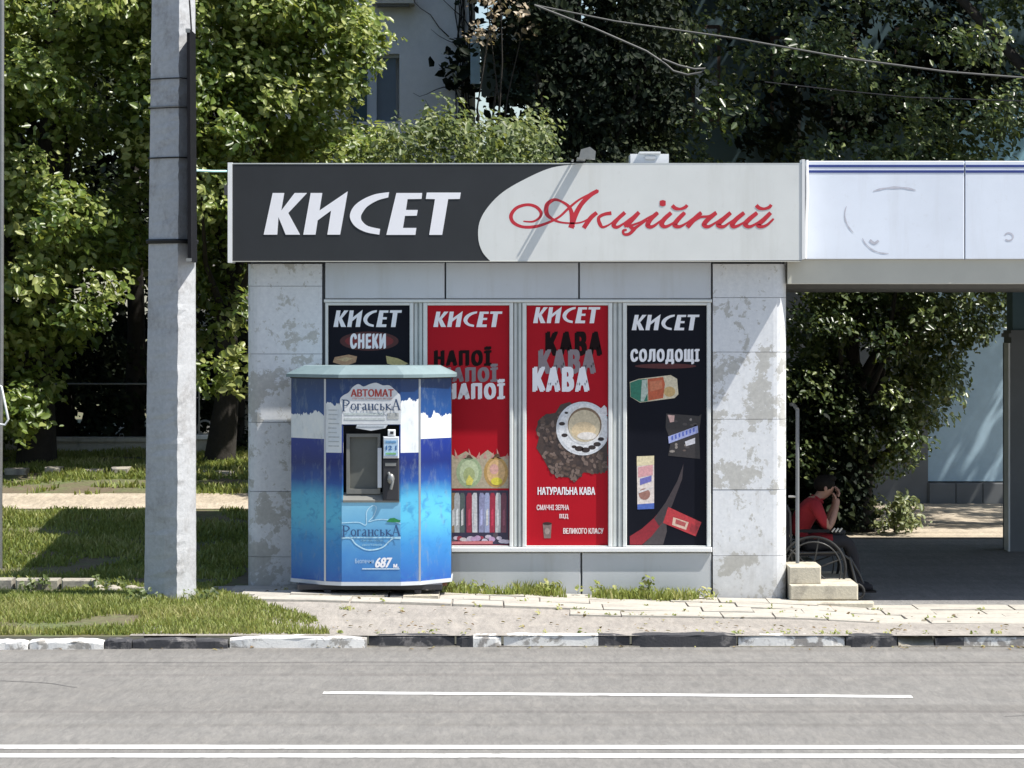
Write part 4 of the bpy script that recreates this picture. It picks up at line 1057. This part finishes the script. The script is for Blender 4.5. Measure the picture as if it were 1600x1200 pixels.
# --- right tree
t5 = empty('walnut_tree', (sx(1560,11), 11, -.1), 'large loose-crowned tree above the striped canopy at top right', 'tree', 'trees behind the kiosk')
def ok5(px, py, Y): return not (1185 < px < 1235 and py > 40 and rng.random() < .8)
c5 = clump_field(1010, 2100, -700, 330, 9.5, 13, 400, .24, .48, ok5)  # crown extended unseen past the right edge to shade the passage tree
crown(c5, 260, .088, M['leafm'], t5, vbase=.42); trunk(t5, (sx(1640,11),11,-.1), 8.8, .2, c5, 9, -.3)
# --- bush in the passage
t6 = empty('hazel_tree', (sx(1335,9.8), 9.8, -.07), 'bushy dark green tree with a leaning trunk seen through the passage', 'tree')
def ok6(px, py, Y):
    if px < 1262: return py < 740
    return px < interp([(430,1590),(500,1560),(540,1525),(610,1505),(670,1470),(700,1440),(760,1400)], py)-10 and py < interp([(1240,720),(1300,750),(1420,735),(1500,670)], px)
c6 = clump_field(1225, 1590, 380, 760, 9.0, 11.4, 185, .2, .36, ok6)
crown(c6, 380, .082, M['leafm'], t6, vbase=.5); trunk(t6, (sx(1345,9.8),9.8,-.1), 3.4, .17, c6, 12, -.1)
c6b = clump_field(1230, 1345, 600, 835, 9.3, 11.2, 90, .25, .4)
crown(c6b, 260, .10, M['leafd'], t6, name='lower_foliage')  # near-black leaves added so the view behind the wheelchair reads as shade
# low plants at the foot
lp = empty('low_shrub', (sx(1400,9.2), 9.2, -.07), 'low pale-leaved shrub at the foot of the tree by the sunlit yard', 'bush')
c7 = clump_field(1365, 1425, 785, 828, 8.9, 9.6, 18, .1, .17)
crown(c7, 420, .07, leafmat('pale_leaf', (.08,.11,.04), (.17,.20,.08), (.30,.32,.15), .3), lp, name='foliage')
MB().tube([P(1398,832,9.2), P(1395,800,9.2)], .012, 5).build('stem', M['bark'], lp)
# dark leafy mass beyond the left lawn
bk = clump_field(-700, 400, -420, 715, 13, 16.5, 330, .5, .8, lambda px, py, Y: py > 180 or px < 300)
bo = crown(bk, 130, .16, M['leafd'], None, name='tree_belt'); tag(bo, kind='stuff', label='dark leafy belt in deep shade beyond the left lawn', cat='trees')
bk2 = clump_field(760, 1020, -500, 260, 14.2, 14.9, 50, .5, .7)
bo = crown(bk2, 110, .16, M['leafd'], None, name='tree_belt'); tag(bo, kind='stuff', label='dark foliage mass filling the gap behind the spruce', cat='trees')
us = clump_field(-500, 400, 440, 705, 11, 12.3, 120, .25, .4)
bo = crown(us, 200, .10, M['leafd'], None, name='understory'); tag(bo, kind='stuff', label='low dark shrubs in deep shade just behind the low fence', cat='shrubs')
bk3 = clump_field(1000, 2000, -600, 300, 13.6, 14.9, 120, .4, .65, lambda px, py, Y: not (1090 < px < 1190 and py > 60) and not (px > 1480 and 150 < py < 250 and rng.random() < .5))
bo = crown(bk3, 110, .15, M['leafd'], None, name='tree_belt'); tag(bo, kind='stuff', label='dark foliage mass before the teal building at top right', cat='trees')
# extra bare trunks seen in the shade on the left
for (px, py0, Y, r_, lb_) in ((478*.4+18, 705, 11.5, .12, 'dark slim trunk in the shade just left of the concrete pole'), (372, 700, 11.6, .07, 'thin dark trunk just left of the kiosk in the shade'), (95, 705, 12, .16, 'thick dark trunk in the shade behind the left lawn')):
    e = empty('tree', P(px, py0, Y), lb_, 'tree', 'shaded trunks beyond the lawn')
    MB().tube([(sx(px,Y),Y,ground_z(px,Y)-.1),(sx(px+4,Y),Y,2.5),(sx(px-3,Y),Y,5.5)], [r_*1.2, r_, r_*.7], 8).build('trunk', M['bark'], e)
    crown([((sx(px+rng.uniform(-60,60),Y), Y+rng.uniform(-.4,.6), rng.uniform(3.6,6.5)), .5) for _ in range(10)], 90, .13, M['leafm'], e)

# ------------------------------------------------------------------ buildings behind
gb = empty('grey_building', (sx(600,15), 15, 0), 'grey plastered house with a shuttered window behind the trees', 'building')
Yb = 15
wx0, wx1 = sx(300,Yb), sx(735,Yb)
w0, w1, wt, wb_ = sx(540,Yb), sx(624,Yb), sz(84,Yb), sz(190,Yb)
b = MB(); b.box(wx0, w0, Yb, Yb+6, .3, 9.5); b.box(w1, wx1, Yb, Yb+6, .3, 9.5); b.box(w0, w1, Yb, Yb+6, wt, 9.5); b.box(w0, w1, Yb, Yb+6, .3, wb_); b.box(w0, w1, Yb+.3, Yb+6, wb_, wt)
b.build('wall', M['bwall'], gb)
wf = MB(); wf.box(w0, sx(576,Yb), Yb+.1, Yb+.16, wb_, wt); wf.box(sx(576,Yb), sx(588,Yb), Yb+.08, Yb+.16, wb_, wt); wf.box(w0, w1, Yb+.12, Yb+.18, wt-.05, wt); 
wn = wf.build('window', M['winframe'], gb)
MB().box(sx(588,Yb), sx(618,Yb), Yb+.14, Yb+.2, wb_, wt-.05).build('shutter', M['winshut'], wn)
MB().box(sx(545,Yb), sx(573,Yb), Yb+.09, Yb+.099, wb_, wt-.1).build('pane', M['glass'], wn)
MB().box(sx(583,Yb), sx(648,Yb), Yb-.35, Yb-.002, sz(9,Yb), sz(-12,Yb)).build('balcony_slab', M['cream'], gb)
MB().box(sx(590,Yb), sx(640,Yb), Yb-.3, Yb-.002, sz(11.5,Yb), sz(9,Yb)-.001).build('balcony_underside', M['core'], gb)
MB().box(wx1, wx1+.07, Yb-.03, Yb+.2, .3, 9.5).build('corner_quoin', M['cream'], gb)
# bare vine on the wall
vine = MB()
for k in range(14):
    px = rng.uniform(700,735); py = rng.uniform(40,240); p = [P(px,py,Yb-.04)]
    dx = rng.uniform(-14,-4); dy = rng.uniform(-22,4)
    for i in range(5):
        px += dx+rng.uniform(-6,6); py += dy*.6+rng.uniform(-8,5); p.append(P(px,py,Yb-.04-rng.uniform(0,.05)))
    vine.tube(p, [.012,.010,.008,.006,.005,.003], 4)
for k in range(9):
    px = rng.uniform(708,735); vine.tube([P(px+rng.uniform(-6,6), y_, Yb-.05) for y_ in range(260, -60, -40)], .012, 4)
vn = vine.build('climbing_vine', M['bark']); tag(vn, 'bare brown climbing stems on the right corner of the grey house', 'vine')

bb = empty('blue_building', (sx(1300,15.6), 15.6, 0), 'pale blue and teal walled building glimpsed behind the right-hand trees', 'building')
Y2 = 15.6
bx0, bx1 = sx(1005,Y2), sx(2300,Y2)
MB().box(sx(1450,Y2), sx(2300,Y2), Y2, Y2+6, sz(752,Y2), 3.6).build('wall', M['bluewall'], bb)
MB().box(sx(1200,Y2), sx(1449.5,Y2), Y2-.04, Y2+6, -.1, 3.6).build('wall', M['plinth'], bb)
MB().box(sx(1449.5,Y2), sx(2300,Y2), Y2-.06, Y2+6, -.1, sz(754,Y2)).build('plinth', M['plinth'], bb)
for k in range(8):
    a = 1450+k*42; MB().bbox(sx(a+1,Y2), sx(a+41,Y2), Y2-.075, Y2-.06, -.1, sz(755,Y2)).build('plinth_panel', M['plinth'], bb)
MB().box(bx0, sx(1180,Y2), Y2, Y2+6, 3.601, 10).build('wall', M['tealwall'], bb)
MB().box(sx(1180,Y2)+.001, sx(2300,Y2), Y2+.2, Y2+6, 3.601, 10).build('wall', M['tealwall'], bb)
MB().box(sx(1480,Y2), sx(1640,Y2), Y2+.1, Y2+.199, 3.601, 6.2).build('wall_panel', mat('bright_blue_panel', (.32,.60,.78), .5, .2, 3), bb)
for (a, c, t, d_) in ((1205,1240,55,200),(1300,1340,50,200),(1080,1125,40,190),(1400,1440,40,190)):
    yy_ = Y2+.1 if a > 1180 else Y2-.1
    o = MB().box(sx(a,Y2), sx(c,Y2), yy_, yy_+.099, sz(d_,Y2), sz(t,Y2)).build('window', mat('brown_frame', (.10,.07,.06), .6, .1), bb)
    MB().box(sx(a+5,Y2), sx(c-5,Y2), yy_-.01, yy_-.001, sz(d_-6,Y2), sz(t+6,Y2)).build('pane', M['glass'], o)
MB().box(sx(1246,Y2), sx(1250,Y2), Y2-.1, Y2-.02+.2, 3.4, 8).build('drainpipe', M['steel'], bb)
# green awning-like box with a bright white top, beside the house
aw = empty('shop_awning', P(800, 80, 12.8), 'white-topped dark green awning beside the grey house near the top edge', 'awning')
MB().box(sx(738,12.6), sx(836,12.6), 12.4, 12.9, sz(64,12.6), sz(55,12.6)).build('top', M['white'], aw)
MB().box(sx(752,12.9), sx(836,12.9), 12.92, 13.0, sz(150,12.9), sz(56,12.9)).build('panel', mat('green_sheet', (.012,.035,.035), .4, .1), aw)
MB().box(sx(735,12.9), sx(750,12.9), 12.95, 13.05, sz(130,12.9), sz(60,12.9)).build('side', M['bluewall'], aw)

# low wall, pedestal and wrought rail behind the left lawn
fn = empty('low_fence', P(250, 720, 10.6), 'low plastered wall with pedestal and curled iron railing in the shade behind the lawn', 'fence')
Yf_ = 10.6; gz = ground_z(200, Yf_)
MB().box(sx(-200,Yf_), sx(302,Yf_), Yf_+.05, Yf_+.3, gz-.2, sz(690,Yf_)).build('wall', M['cream'], fn)
MB().box(sx(-200,Yf_), sx(302,Yf_), Yf_+.0, Yf_+.35, sz(690,Yf_), sz(684,Yf_)).build('coping', M['cream'], fn)
MB().bbox(sx(306,Yf_), sx(334,Yf_), Yf_-.1, Yf_+.3, gz-.2, sz(686,Yf_)).build('pedestal', M['cream'], fn)
MB().bbox(sx(300,Yf_), sx(344,Yf_), Yf_-.16, Yf_+.36, sz(686,Yf_), sz(679.5,Yf_)).build('cap', M['white'], fn)
for cxp in (320, 262):
    MB().tube([P(cxp+11*math.cos(q), 668-11*math.sin(q), Yf_+.1) for q in np.linspace(0, 2*math.pi, 15)], .016, 5, cap=False).build('scroll', M['steel'], fn)
    MB().tube([P(cxp-9,680,Yf_+.1), P(cxp-9,560,Yf_+.1)], .014, 5).build('bar', M['steel'], fn)
MB().tube([P(-100,600,Yf_+.1), P(340,600,Yf_+.1)], .014, 5).build('rail', M['steel'], fn)
gh = empty('garden_wall', P(378, 640, 12.4), 'pale sunlit plastered wall end between the trunks left of the kiosk', 'wall')
MB().box(sx(368,12.4), sx(460,12.4), 12.4, 12.8, .6, sz(540,12.4)).build('wall', M['cream'], gh)
MB().box(sx(366,12.4), sx(460,12.4), 12.37, 12.83, sz(540,12.4)+.001, sz(535,12.4)).build('coping', M['trim'], gh)

# old half-buried kerb in the lawn
ok_ = empty('old_kerb', P(100, 912, -.3), 'old half-buried concrete kerb lying in the lawn left of the pole', 'kerb')
for (a, c) in ((-140,-62),(-58,20),(24,92),(96,150)):
    Y_ = interp([(-140,-.2),(150,-.32)], a)
    MB().bbox(sx(a,Y_), sx(c,Y_), Y_, Y_+.16, zt(-4,Y_)-.05, zt(-4,Y_)+.085, .015).build('kerb_stone', M['kbare'], ok_)
for k in range(9):
    a = rng.uniform(150, 232); Y_ = -.42+rng.uniform(-.15,.15); r_ = rng.uniform(.03,.08)
    tag(MB().ellipsoid((sx(a,Y_), Y_, zt(-3,Y_)+.01), (r_, r_*.8, r_*.45), 8, 5).build('rubble_stone', M['kbare']), 'small pale lump of rubble in the grass just left of the concrete pole', 'stone', 'rubble stones beside the pole')
# path edge stones at the back of the lawn
pe = empty('path_edging', P(200, 765, 7.6), 'dark broken edging stones along the far side of the dirt path', 'edging')
for k in range(20):
    x = -9.5+k*.42; 
    if x > -2.2: break
    MB().bbox(x+rng.uniform(0,.15), x+rng.uniform(.25,.4), 7.62+rng.uniform(-.08,.08), 7.85, zt(x,7.7)-.05, zt(x,7.7)+rng.uniform(.02,.09), .02).build('edging_stone', M['kbare'], pe)

# ------------------------------------------------------------------ grass
def grass(name, x0, x1, y0, y1, dens, h0, h1, ok=None, wd=.012, label=None, vb=.5, m_=None, patch=1.3):
    n = int((x1-x0)*(y1-y0)*dens)
    x = NR.uniform(x0,x1,n); y = NR.uniform(y0,y1,n)
    keep = np.array([(noise.noise(Vector((a*patch,b_*patch,0))) > -.30+.3*NR.random()) and (ok is None or ok(a,b_)) for a, b_ in zip(x,y)])
    x, y = x[keep], y[keep]; n = len(x)
    z = np.array([zt(a,b_) for a, b_ in zip(x,y)])-.012
    ns = np.array([noise.noise(Vector((a*1.1,b_*1.6,3.3))) for a, b_ in zip(x,y)])
    h = (h0+(h1-h0)*NR.random(n)**1.6)*(1+.6*ns); an = NR.uniform(0,2*math.pi,n); w_ = wd*(.6+.8*NR.random(n))
    be = h*NR.uniform(.1,.7,n); ad = NR.uniform(0,2*math.pi,n)
    V = np.empty((n,5,3))
    dx, dy = np.cos(an)*w_/2, np.sin(an)*w_/2; bx_, by_ = np.cos(ad)*be, np.sin(ad)*be
    V[:,0] = np.stack([x-dx,y-dy,z],1); V[:,1] = np.stack([x+dx,y+dy,z],1)
    V[:,2] = np.stack([x+dx*.8+bx_*.35,y+dy*.8+by_*.35,z+h*.6],1); V[:,3] = np.stack([x-dx*.8+bx_*.35,y-dy*.8+by_*.35,z+h*.6],1)
    V[:,4] = np.stack([x+bx_,y+by_,z+h],1)
    me = bpy.data.meshes.new(name); me.vertices.add(n*5); me.vertices.foreach_set('co', V.ravel())
    idx = (np.arange(n)[:,None]*5+np.array([0,1,2,3,3,2,4])[None]).ravel()
    me.loops.add(n*7); me.loops.foreach_set('vertex_index', idx.astype(np.int32))
    st_ = np.empty(n*2, np.int32); st_[0::2] = np.arange(n)*7; st_[1::2] = np.arange(n)*7+4
    me.polygons.add(n*2); me.polygons.foreach_set('loop_start', st_)
    at = me.attributes.new('var', 'FLOAT', 'POINT'); at.data.foreach_set('value', np.repeat(np.clip(vb+ns*.5+NR.normal(size=n)*.2,0,1), 5).astype(np.float32))
    me.update(calc_edges=True)
    return tag(obj(name, me, m_ or M['grass']), label, 'grass', kind='stuff')
def lawn_ok(x, Y): return x < lawn_edge(Y)-.12*abs(noise.noise(Vector((Y*4,0,1)))) and not (abs(x-sx(264,Yp)) < .2 and abs(Y-Yp-.1) < .18)
grass('grass', -6.5, -1.3, KY+.1, .0, 6500, .02, .075, lawn_ok, .011, 'bright short grass of the verge along the kerb around the pole')
def bok(x, Y): return x < -2.55 and not (Y < 7.35 and noise.noise(Vector((x*.9,Y*2,7))) > .05) and Y > 5.9+.25*noise.noise(Vector((x*2,0,4)))  # leaves dark soil bare behind the path in place of tree shade
grass('grass', -9.5, -2.4, .0, 5.25, 2600, .02, .08, lambda x, Y: x < -2.75+.12*min(Y,3) and Y < 4.95+.3*noise.noise(Vector((x*2.3,0,2))), .018, 'short lawn left of the kiosk, mostly in its shadow', .42)
grass('grass', -9.5, -2.4, 5.9, 13, 1500, .03, .10, bok, .024, 'sunlit and shaded grass beyond the dirt path on the left')
# weeds at the wall
def weedband(x, Y): return Y > -.34+.12*noise.noise(Vector((x*3,0,0)))-.05
grass('weeds', sx(690,0), sx(1118,0), -.42, .0, 3400, .04, .16, weedband, .016, 'fringe of green weeds along the foot of the kiosk wall', .55, M['grass'], 2.5)
wc = [((sx(px,-.12), -.12-rng.uniform(0,.1), zt(sx(px,-.1),-.1)+rng.uniform(.02,.09)), rng.uniform(.05,.09)) for px in [700,712,745,760,800,850,868,905,930,960,1000,1010,1016,1050,1090,1105]]
wc += [((sx(1011,-.12),-.15,.19),.06)]
wl = crown(wc, 900, .045, M['grass'], None, name='weeds'); tag(wl, 'broad-leaved weed tufts at the foot of the kiosk wall', 'weeds', kind='stuff')
wl = crown([((sx(px,-1.25), -1.25+rng.uniform(-.2,.1), zt(-3,-1.2)+.03), .07) for px in (205,215,226,240,298,318,330)]+[((sx(px,-.3),-.3,zt(-3,-.3)+.04),.08) for px in (150,170,190,45,70)], 900, .05, M['leaf2'], None, name='weeds')
tag(wl, 'small leafy weeds around the foot of the concrete pole', 'weeds', kind='stuff')
# ground litter leaves
# tufts in slab joints
jt = [((sx(px,Y_), Y_, zt(sx(px,Y_),Y_)+.012), .03) for px, Y_ in [(rng.uniform(440,1560), rng.choice([-.49,-.95,-1.41,-1.8])+rng.uniform(-.03,.03)) for _ in range(46)]]
jt += [((sx(px,KY), KY+.16, .005), .035) for px in [rng.uniform(520,1590) for _ in range(26)]]
wl = crown(jt, 900, .03, M['grass'], None, name='weeds'); tag(wl, 'tiny weeds growing in the joints of the pavement and behind the kerb', 'weeds', kind='stuff')

lc = []
for _ in range(260):
    if rng.random() < .5: Y_ = KY+.2+abs(rng.gauss(0,.25)); x_ = rng.uniform(-5, 5)
    else: Y_ = rng.uniform(-2.9,-.4); x_ = rng.uniform(-3, 5.5)
    lc.append((x_, Y_, zt(x_,Y_)+.012))
for _ in range(90): lc.append((rng.uniform(-6,6), KY-abs(rng.gauss(0,.12))-.02, -.09))
lc = np.array(lc); n_l = len(lc)
lm = leaf_mesh('fallen_leaves', lc, np.array([0,0,1.0])+NR.normal(size=(n_l,3))*.25, .02+.035*NR.random(n_l), NR.random(n_l), leafmat('dry_litter', (.10,.06,.03), (.24,.17,.08), (.32,.30,.12), .1, .8))
tag(lm, 'dry fallen leaves and bits of litter scattered on the pavement and gutter', 'litter', kind='stuff')
# ------------------------------------------------------------------ overhead wires
wr = [('upper', [P(835,8,5),P(960,33,5),P(1150,60,5),P(1330,92,5),P(1480,112,5),P(1660,126,5)], .010, 'long thin overhead cable crossing the trees at top right'),
      ('lower', [P(835,8,4.8),P(930,45,4.8),P(1010,80,4.8),P(1040,100,4.8),P(1052,111,4.8),P(1075,117,4.8),P(1095,113,4.8),P(1102,107,4.8),P(1085,108,4.8),P(1060,102,4.8),P(1035,92,4.8)], .012, 'looped pale cable end hanging before the dark spruce')]
for nme, pts, r_, lb_ in wr:
    cu = [tuple(p) for p in pts]
    tag(MB().tube(cu, r_, 6).build('overhead_cable', mat('grey_cable', (.09,.09,.085), .6, .1)), lb_, 'cable')
tag(MB().tube([P(1195,128,6),P(1300,140,6),P(1420,152,6),P(1600,158,6)], .006, 5).build('overhead_cable', M['trouser']), 'faint lower cable in the shade among the right-hand trees', 'cable')

# ------------------------------------------------------------------ wheelchair and person
O = Vector((2.90, .75, zt(3.3,.75)-.002))
def L(x, y, z): return O+Vector((x,y,z))
wch = empty('wheelchair', O, 'black wheelchair in the shade of the passage beside the steps', 'wheelchair')
for s_ in (-1, 1):
    y = .29*s_
    wh = MB().tube([L(.31*math.cos(q), y, .31+.31*math.sin(q)) for q in np.linspace(0, 2*math.pi, 37)], .014, 6, cap=False).build('wheel', M['tyre'], wch)
    MB().tube([L(.265*math.cos(q), y-.035*(-s_)*-1*-1, .31+.265*math.sin(q)) for q in np.linspace(0, 2*math.pi, 33)], .007, 6, cap=False).build('hand_rim', M['spoke'], wh)
    sp = MB()
    for k in range(6):
        q = k*math.pi/3+.35; sp.tube([L(.02*math.cos(q), y, .31+.02*math.sin(q)), L(.305*math.cos(q), y, .31+.305*math.sin(q))], .008, 5)
    sp.ellipsoid(L(0,y,.31), (.035,.03,.035), 8, 5); sp.build('spokes', M['spoke'], wh)
    MB().tube([L(.42+.075*math.cos(q), .23*s_, .085+.075*math.sin(q)) for q in np.linspace(0, 2*math.pi, 17)], .014, 6, cap=False).build('caster', M['tyre'], wch)
    MB().tube([L(-.22,.24*s_,.46),L(.26,.24*s_,.47),L(.36,.23*s_,.40),L(.42,.23*s_,.16)], .013, 6).build('side_frame', M['spoke'], wch)
    MB().tube([L(-.33,.24*s_,.93),L(-.25,.24*s_,.92),L(-.22,.24*s_,.85),L(-.2,.24*s_,.31)], .013, 6).build('back_tube', M['spoke'], wch)
    MB().tube([L(.36,.2*s_,.42),L(.46,.17*s_,.25),L(.52,.13*s_,.10)], .011, 6).build('leg_rest', M['spoke'], wch)
    MB().box(*[a for a in (L(.46,0,0).x, L(.62,0,0).x, O.y+.13*s_-.07, O.y+.13*s_+.07, O.z+.075, O.z+.09)]).build('footplate', M['dark'], wch)
    MB().box(L(-.16,0,0).x, L(.16,0,0).x, O.y+.25*s_-.022, O.y+.25*s_+.022, O.z+.66, O.z+.69).build('armrest', M['dark'], wch)
MB().box(L(-.22,0,0).x, L(.24,0,0).x, O.y-.23, O.y+.23, O.z+.43, O.z+.47).build('seat', M['trouser'], wch)
MB().box(L(-.25,0,0).x, L(-.225,0,0).x, O.y-.23, O.y+.23, O.z+.48, O.z+.88).build('backrest', M['trouser'], wch)

def skin_body(name, verts, edges, mats, parent, root=0, sub=2):
    me = bpy.data.meshes.new(name); me.from_pydata([v[0] for v in verts], edges, [])
    o = bpy.data.objects.new(name, me); C.objects.link(o)
    m_ = o.modifiers.new('s', 'SKIN'); m_.use_smooth_shade = True; m_.branch_smoothing = .6
    for i, v in enumerate(verts):
        me.skin_vertices[0].data[i].radius = v[1] if isinstance(v[1], tuple) else (v[1], v[1])
        me.skin_vertices[0].data[i].use_root = (i == root)
    o.modifiers.new('d', 'SUBSURF').levels = sub
    dg = bpy.context.evaluated_depsgraph_get(); r_ = bpy.data.meshes.new_from_object(o.evaluated_get(dg))
    C.objects.unlink(o); bpy.data.objects.remove(o)
    return r_
V = [(L(-.13,0,.55),.13),(L(-.12,0,.66),.14),(L(-.07,0,.80),.145),(L(.01,0,.91),.125),(L(.065,0,.965),.062),(L(.10,0,1.0),.055),(L(.15,0,1.05),.08),(L(.165,0,1.10),.088),(L(.15,0,1.145),.062)]
E = [(i,i+1) for i in range(8)]
def addv(p, r_, fr_):
    V.append((p, r_)); E.append((fr_, len(V)-1)); return len(V)-1
hands = []
for s_ in (-1, 1):
    a = addv(L(.04,.15*s_,.93), .075, 3); a = addv(L(.05,.20*s_,.88), .062, a); a = addv(L(.10,.22*s_,.78), .05, a); a = addv(L(.15,.20*s_,.69), .043, a)
    a = addv(L(.20,.16*s_,.78), .038, a); a = addv(L(.24,.11*s_,.89), .028, a); a = addv(L(.25,.085*s_,.935), .030, a); a = addv(L(.25,.07*s_,.985), .032, a)
    hands.append((a, s_))
    h = addv(L(-.04,.11*s_,.53), .105, 0); h = addv(L(.15,.13*s_,.56), .088, h); h = addv(L(.35,.13*s_,.57), .068, h); h = addv(L(.40,.13*s_,.46), .06, h); h = addv(L(.44,.13*s_,.20), .042, h); h = addv(L(.47,.13*s_,.13), .045, h); h = addv(L(.60,.13*s_,.115), .034, h)
bm_ = skin_body('body', V, E, None, None, sub=3)
# fingers closing over the face, nose and ears are joined into the same mesh
ex = MB()
for (a, s_) in hands:
    base = L(.25,.062*s_,.995)
    for k in range(4):
        o_ = (k-1.5)*.019; ln = [.85,1,.95,.78][k]
        p0 = base+Vector((.012,o_+.0*s_,.0)); p1 = p0+Vector((.012,-.008*s_,.035*ln)); p2 = p1+Vector((-.004,-.012*s_,.03*ln)); p3 = p2+Vector((-.016,-.010*s_,.02*ln))
        ex.tube([p0,p1,p2,p3], [.0095,.009,.008,.006], 6)
    ex.tube([base+Vector((-.01,.03*s_,-.02)), base+Vector((-.02,.035*s_,.01)), base+Vector((-.035,.02*s_,.035))], [.011,.010,.007], 6)
    ex.ellipsoid(L(.14,.092*s_,1.07), (.018,.010,.03), 7, 5)
ex.tube([L(.238,0,1.09), L(.258,0,1.06), L(.246,0,1.045)], [.010,.014,.010], 6)
ne = ex.mesh()
bmx = bmesh.new(); bmx.from_mesh(bm_); bmx.from_mesh(ne)
for f_ in bmx.faces:
    c = f_.calc_center_median()-O; f_.smooth = True
    if (c.z > .975 and c.x > .06) or (c.x > .145 and c.z > .70) : f_.material_index = 0
    elif c.z > .985: f_.material_index = 0
    elif c.x > .12 and .645 < c.z < .80-.25*(c.x-.12) and c.x > .135: f_.material_index = 0
    elif c.z > .60-.1*c.x and c.x < .2: f_.material_index = 1
    else: f_.material_index = 2
me = bpy.data.meshes.new('body'); bmx.to_mesh(me); bmx.free()
per = empty('person', O+Vector((-.13,0,0)), 'person in a red polo shirt bent forward in the wheelchair, face in hands', 'person')
obj('body', me, [M['skin'], M['shirt'], M['trouser']], per)
hr_ = MB(); hr_.ellipsoid(L(.135,0,1.115), (.105,.100,.092), 14, 9); hr_.ellipsoid(L(.19,0,1.165), (.065,.075,.042), 10, 6)
hr_.build('hair', M['hair'], per)
cl_ = MB(); cl_.tube([L(.055,.065,.985),L(.02,.0,1.0),L(.055,-.065,.985),L(.10,-.055,.95),L(.12,0,.935),L(.10,.055,.95),L(.055,.065,.985)], .014, 6, cap=False); cl_.build('collar', M['shirt'], per)
bagm = MB(); bagm.ellipsoid(L(.25,0,.65), (.10,.18,.03), 10, 5)
bg_ = bagm.build('bag', M['trouser']); tag(bg_, 'small dark bag with pale stripes lying on the lap of the person', 'bag')
for k in range(3): MB().tube([L(.19+k*.035,-.185,.66), L(.22+k*.035,-.172,.695)], .009, 5).build('stripe', M['cream'], bg_)
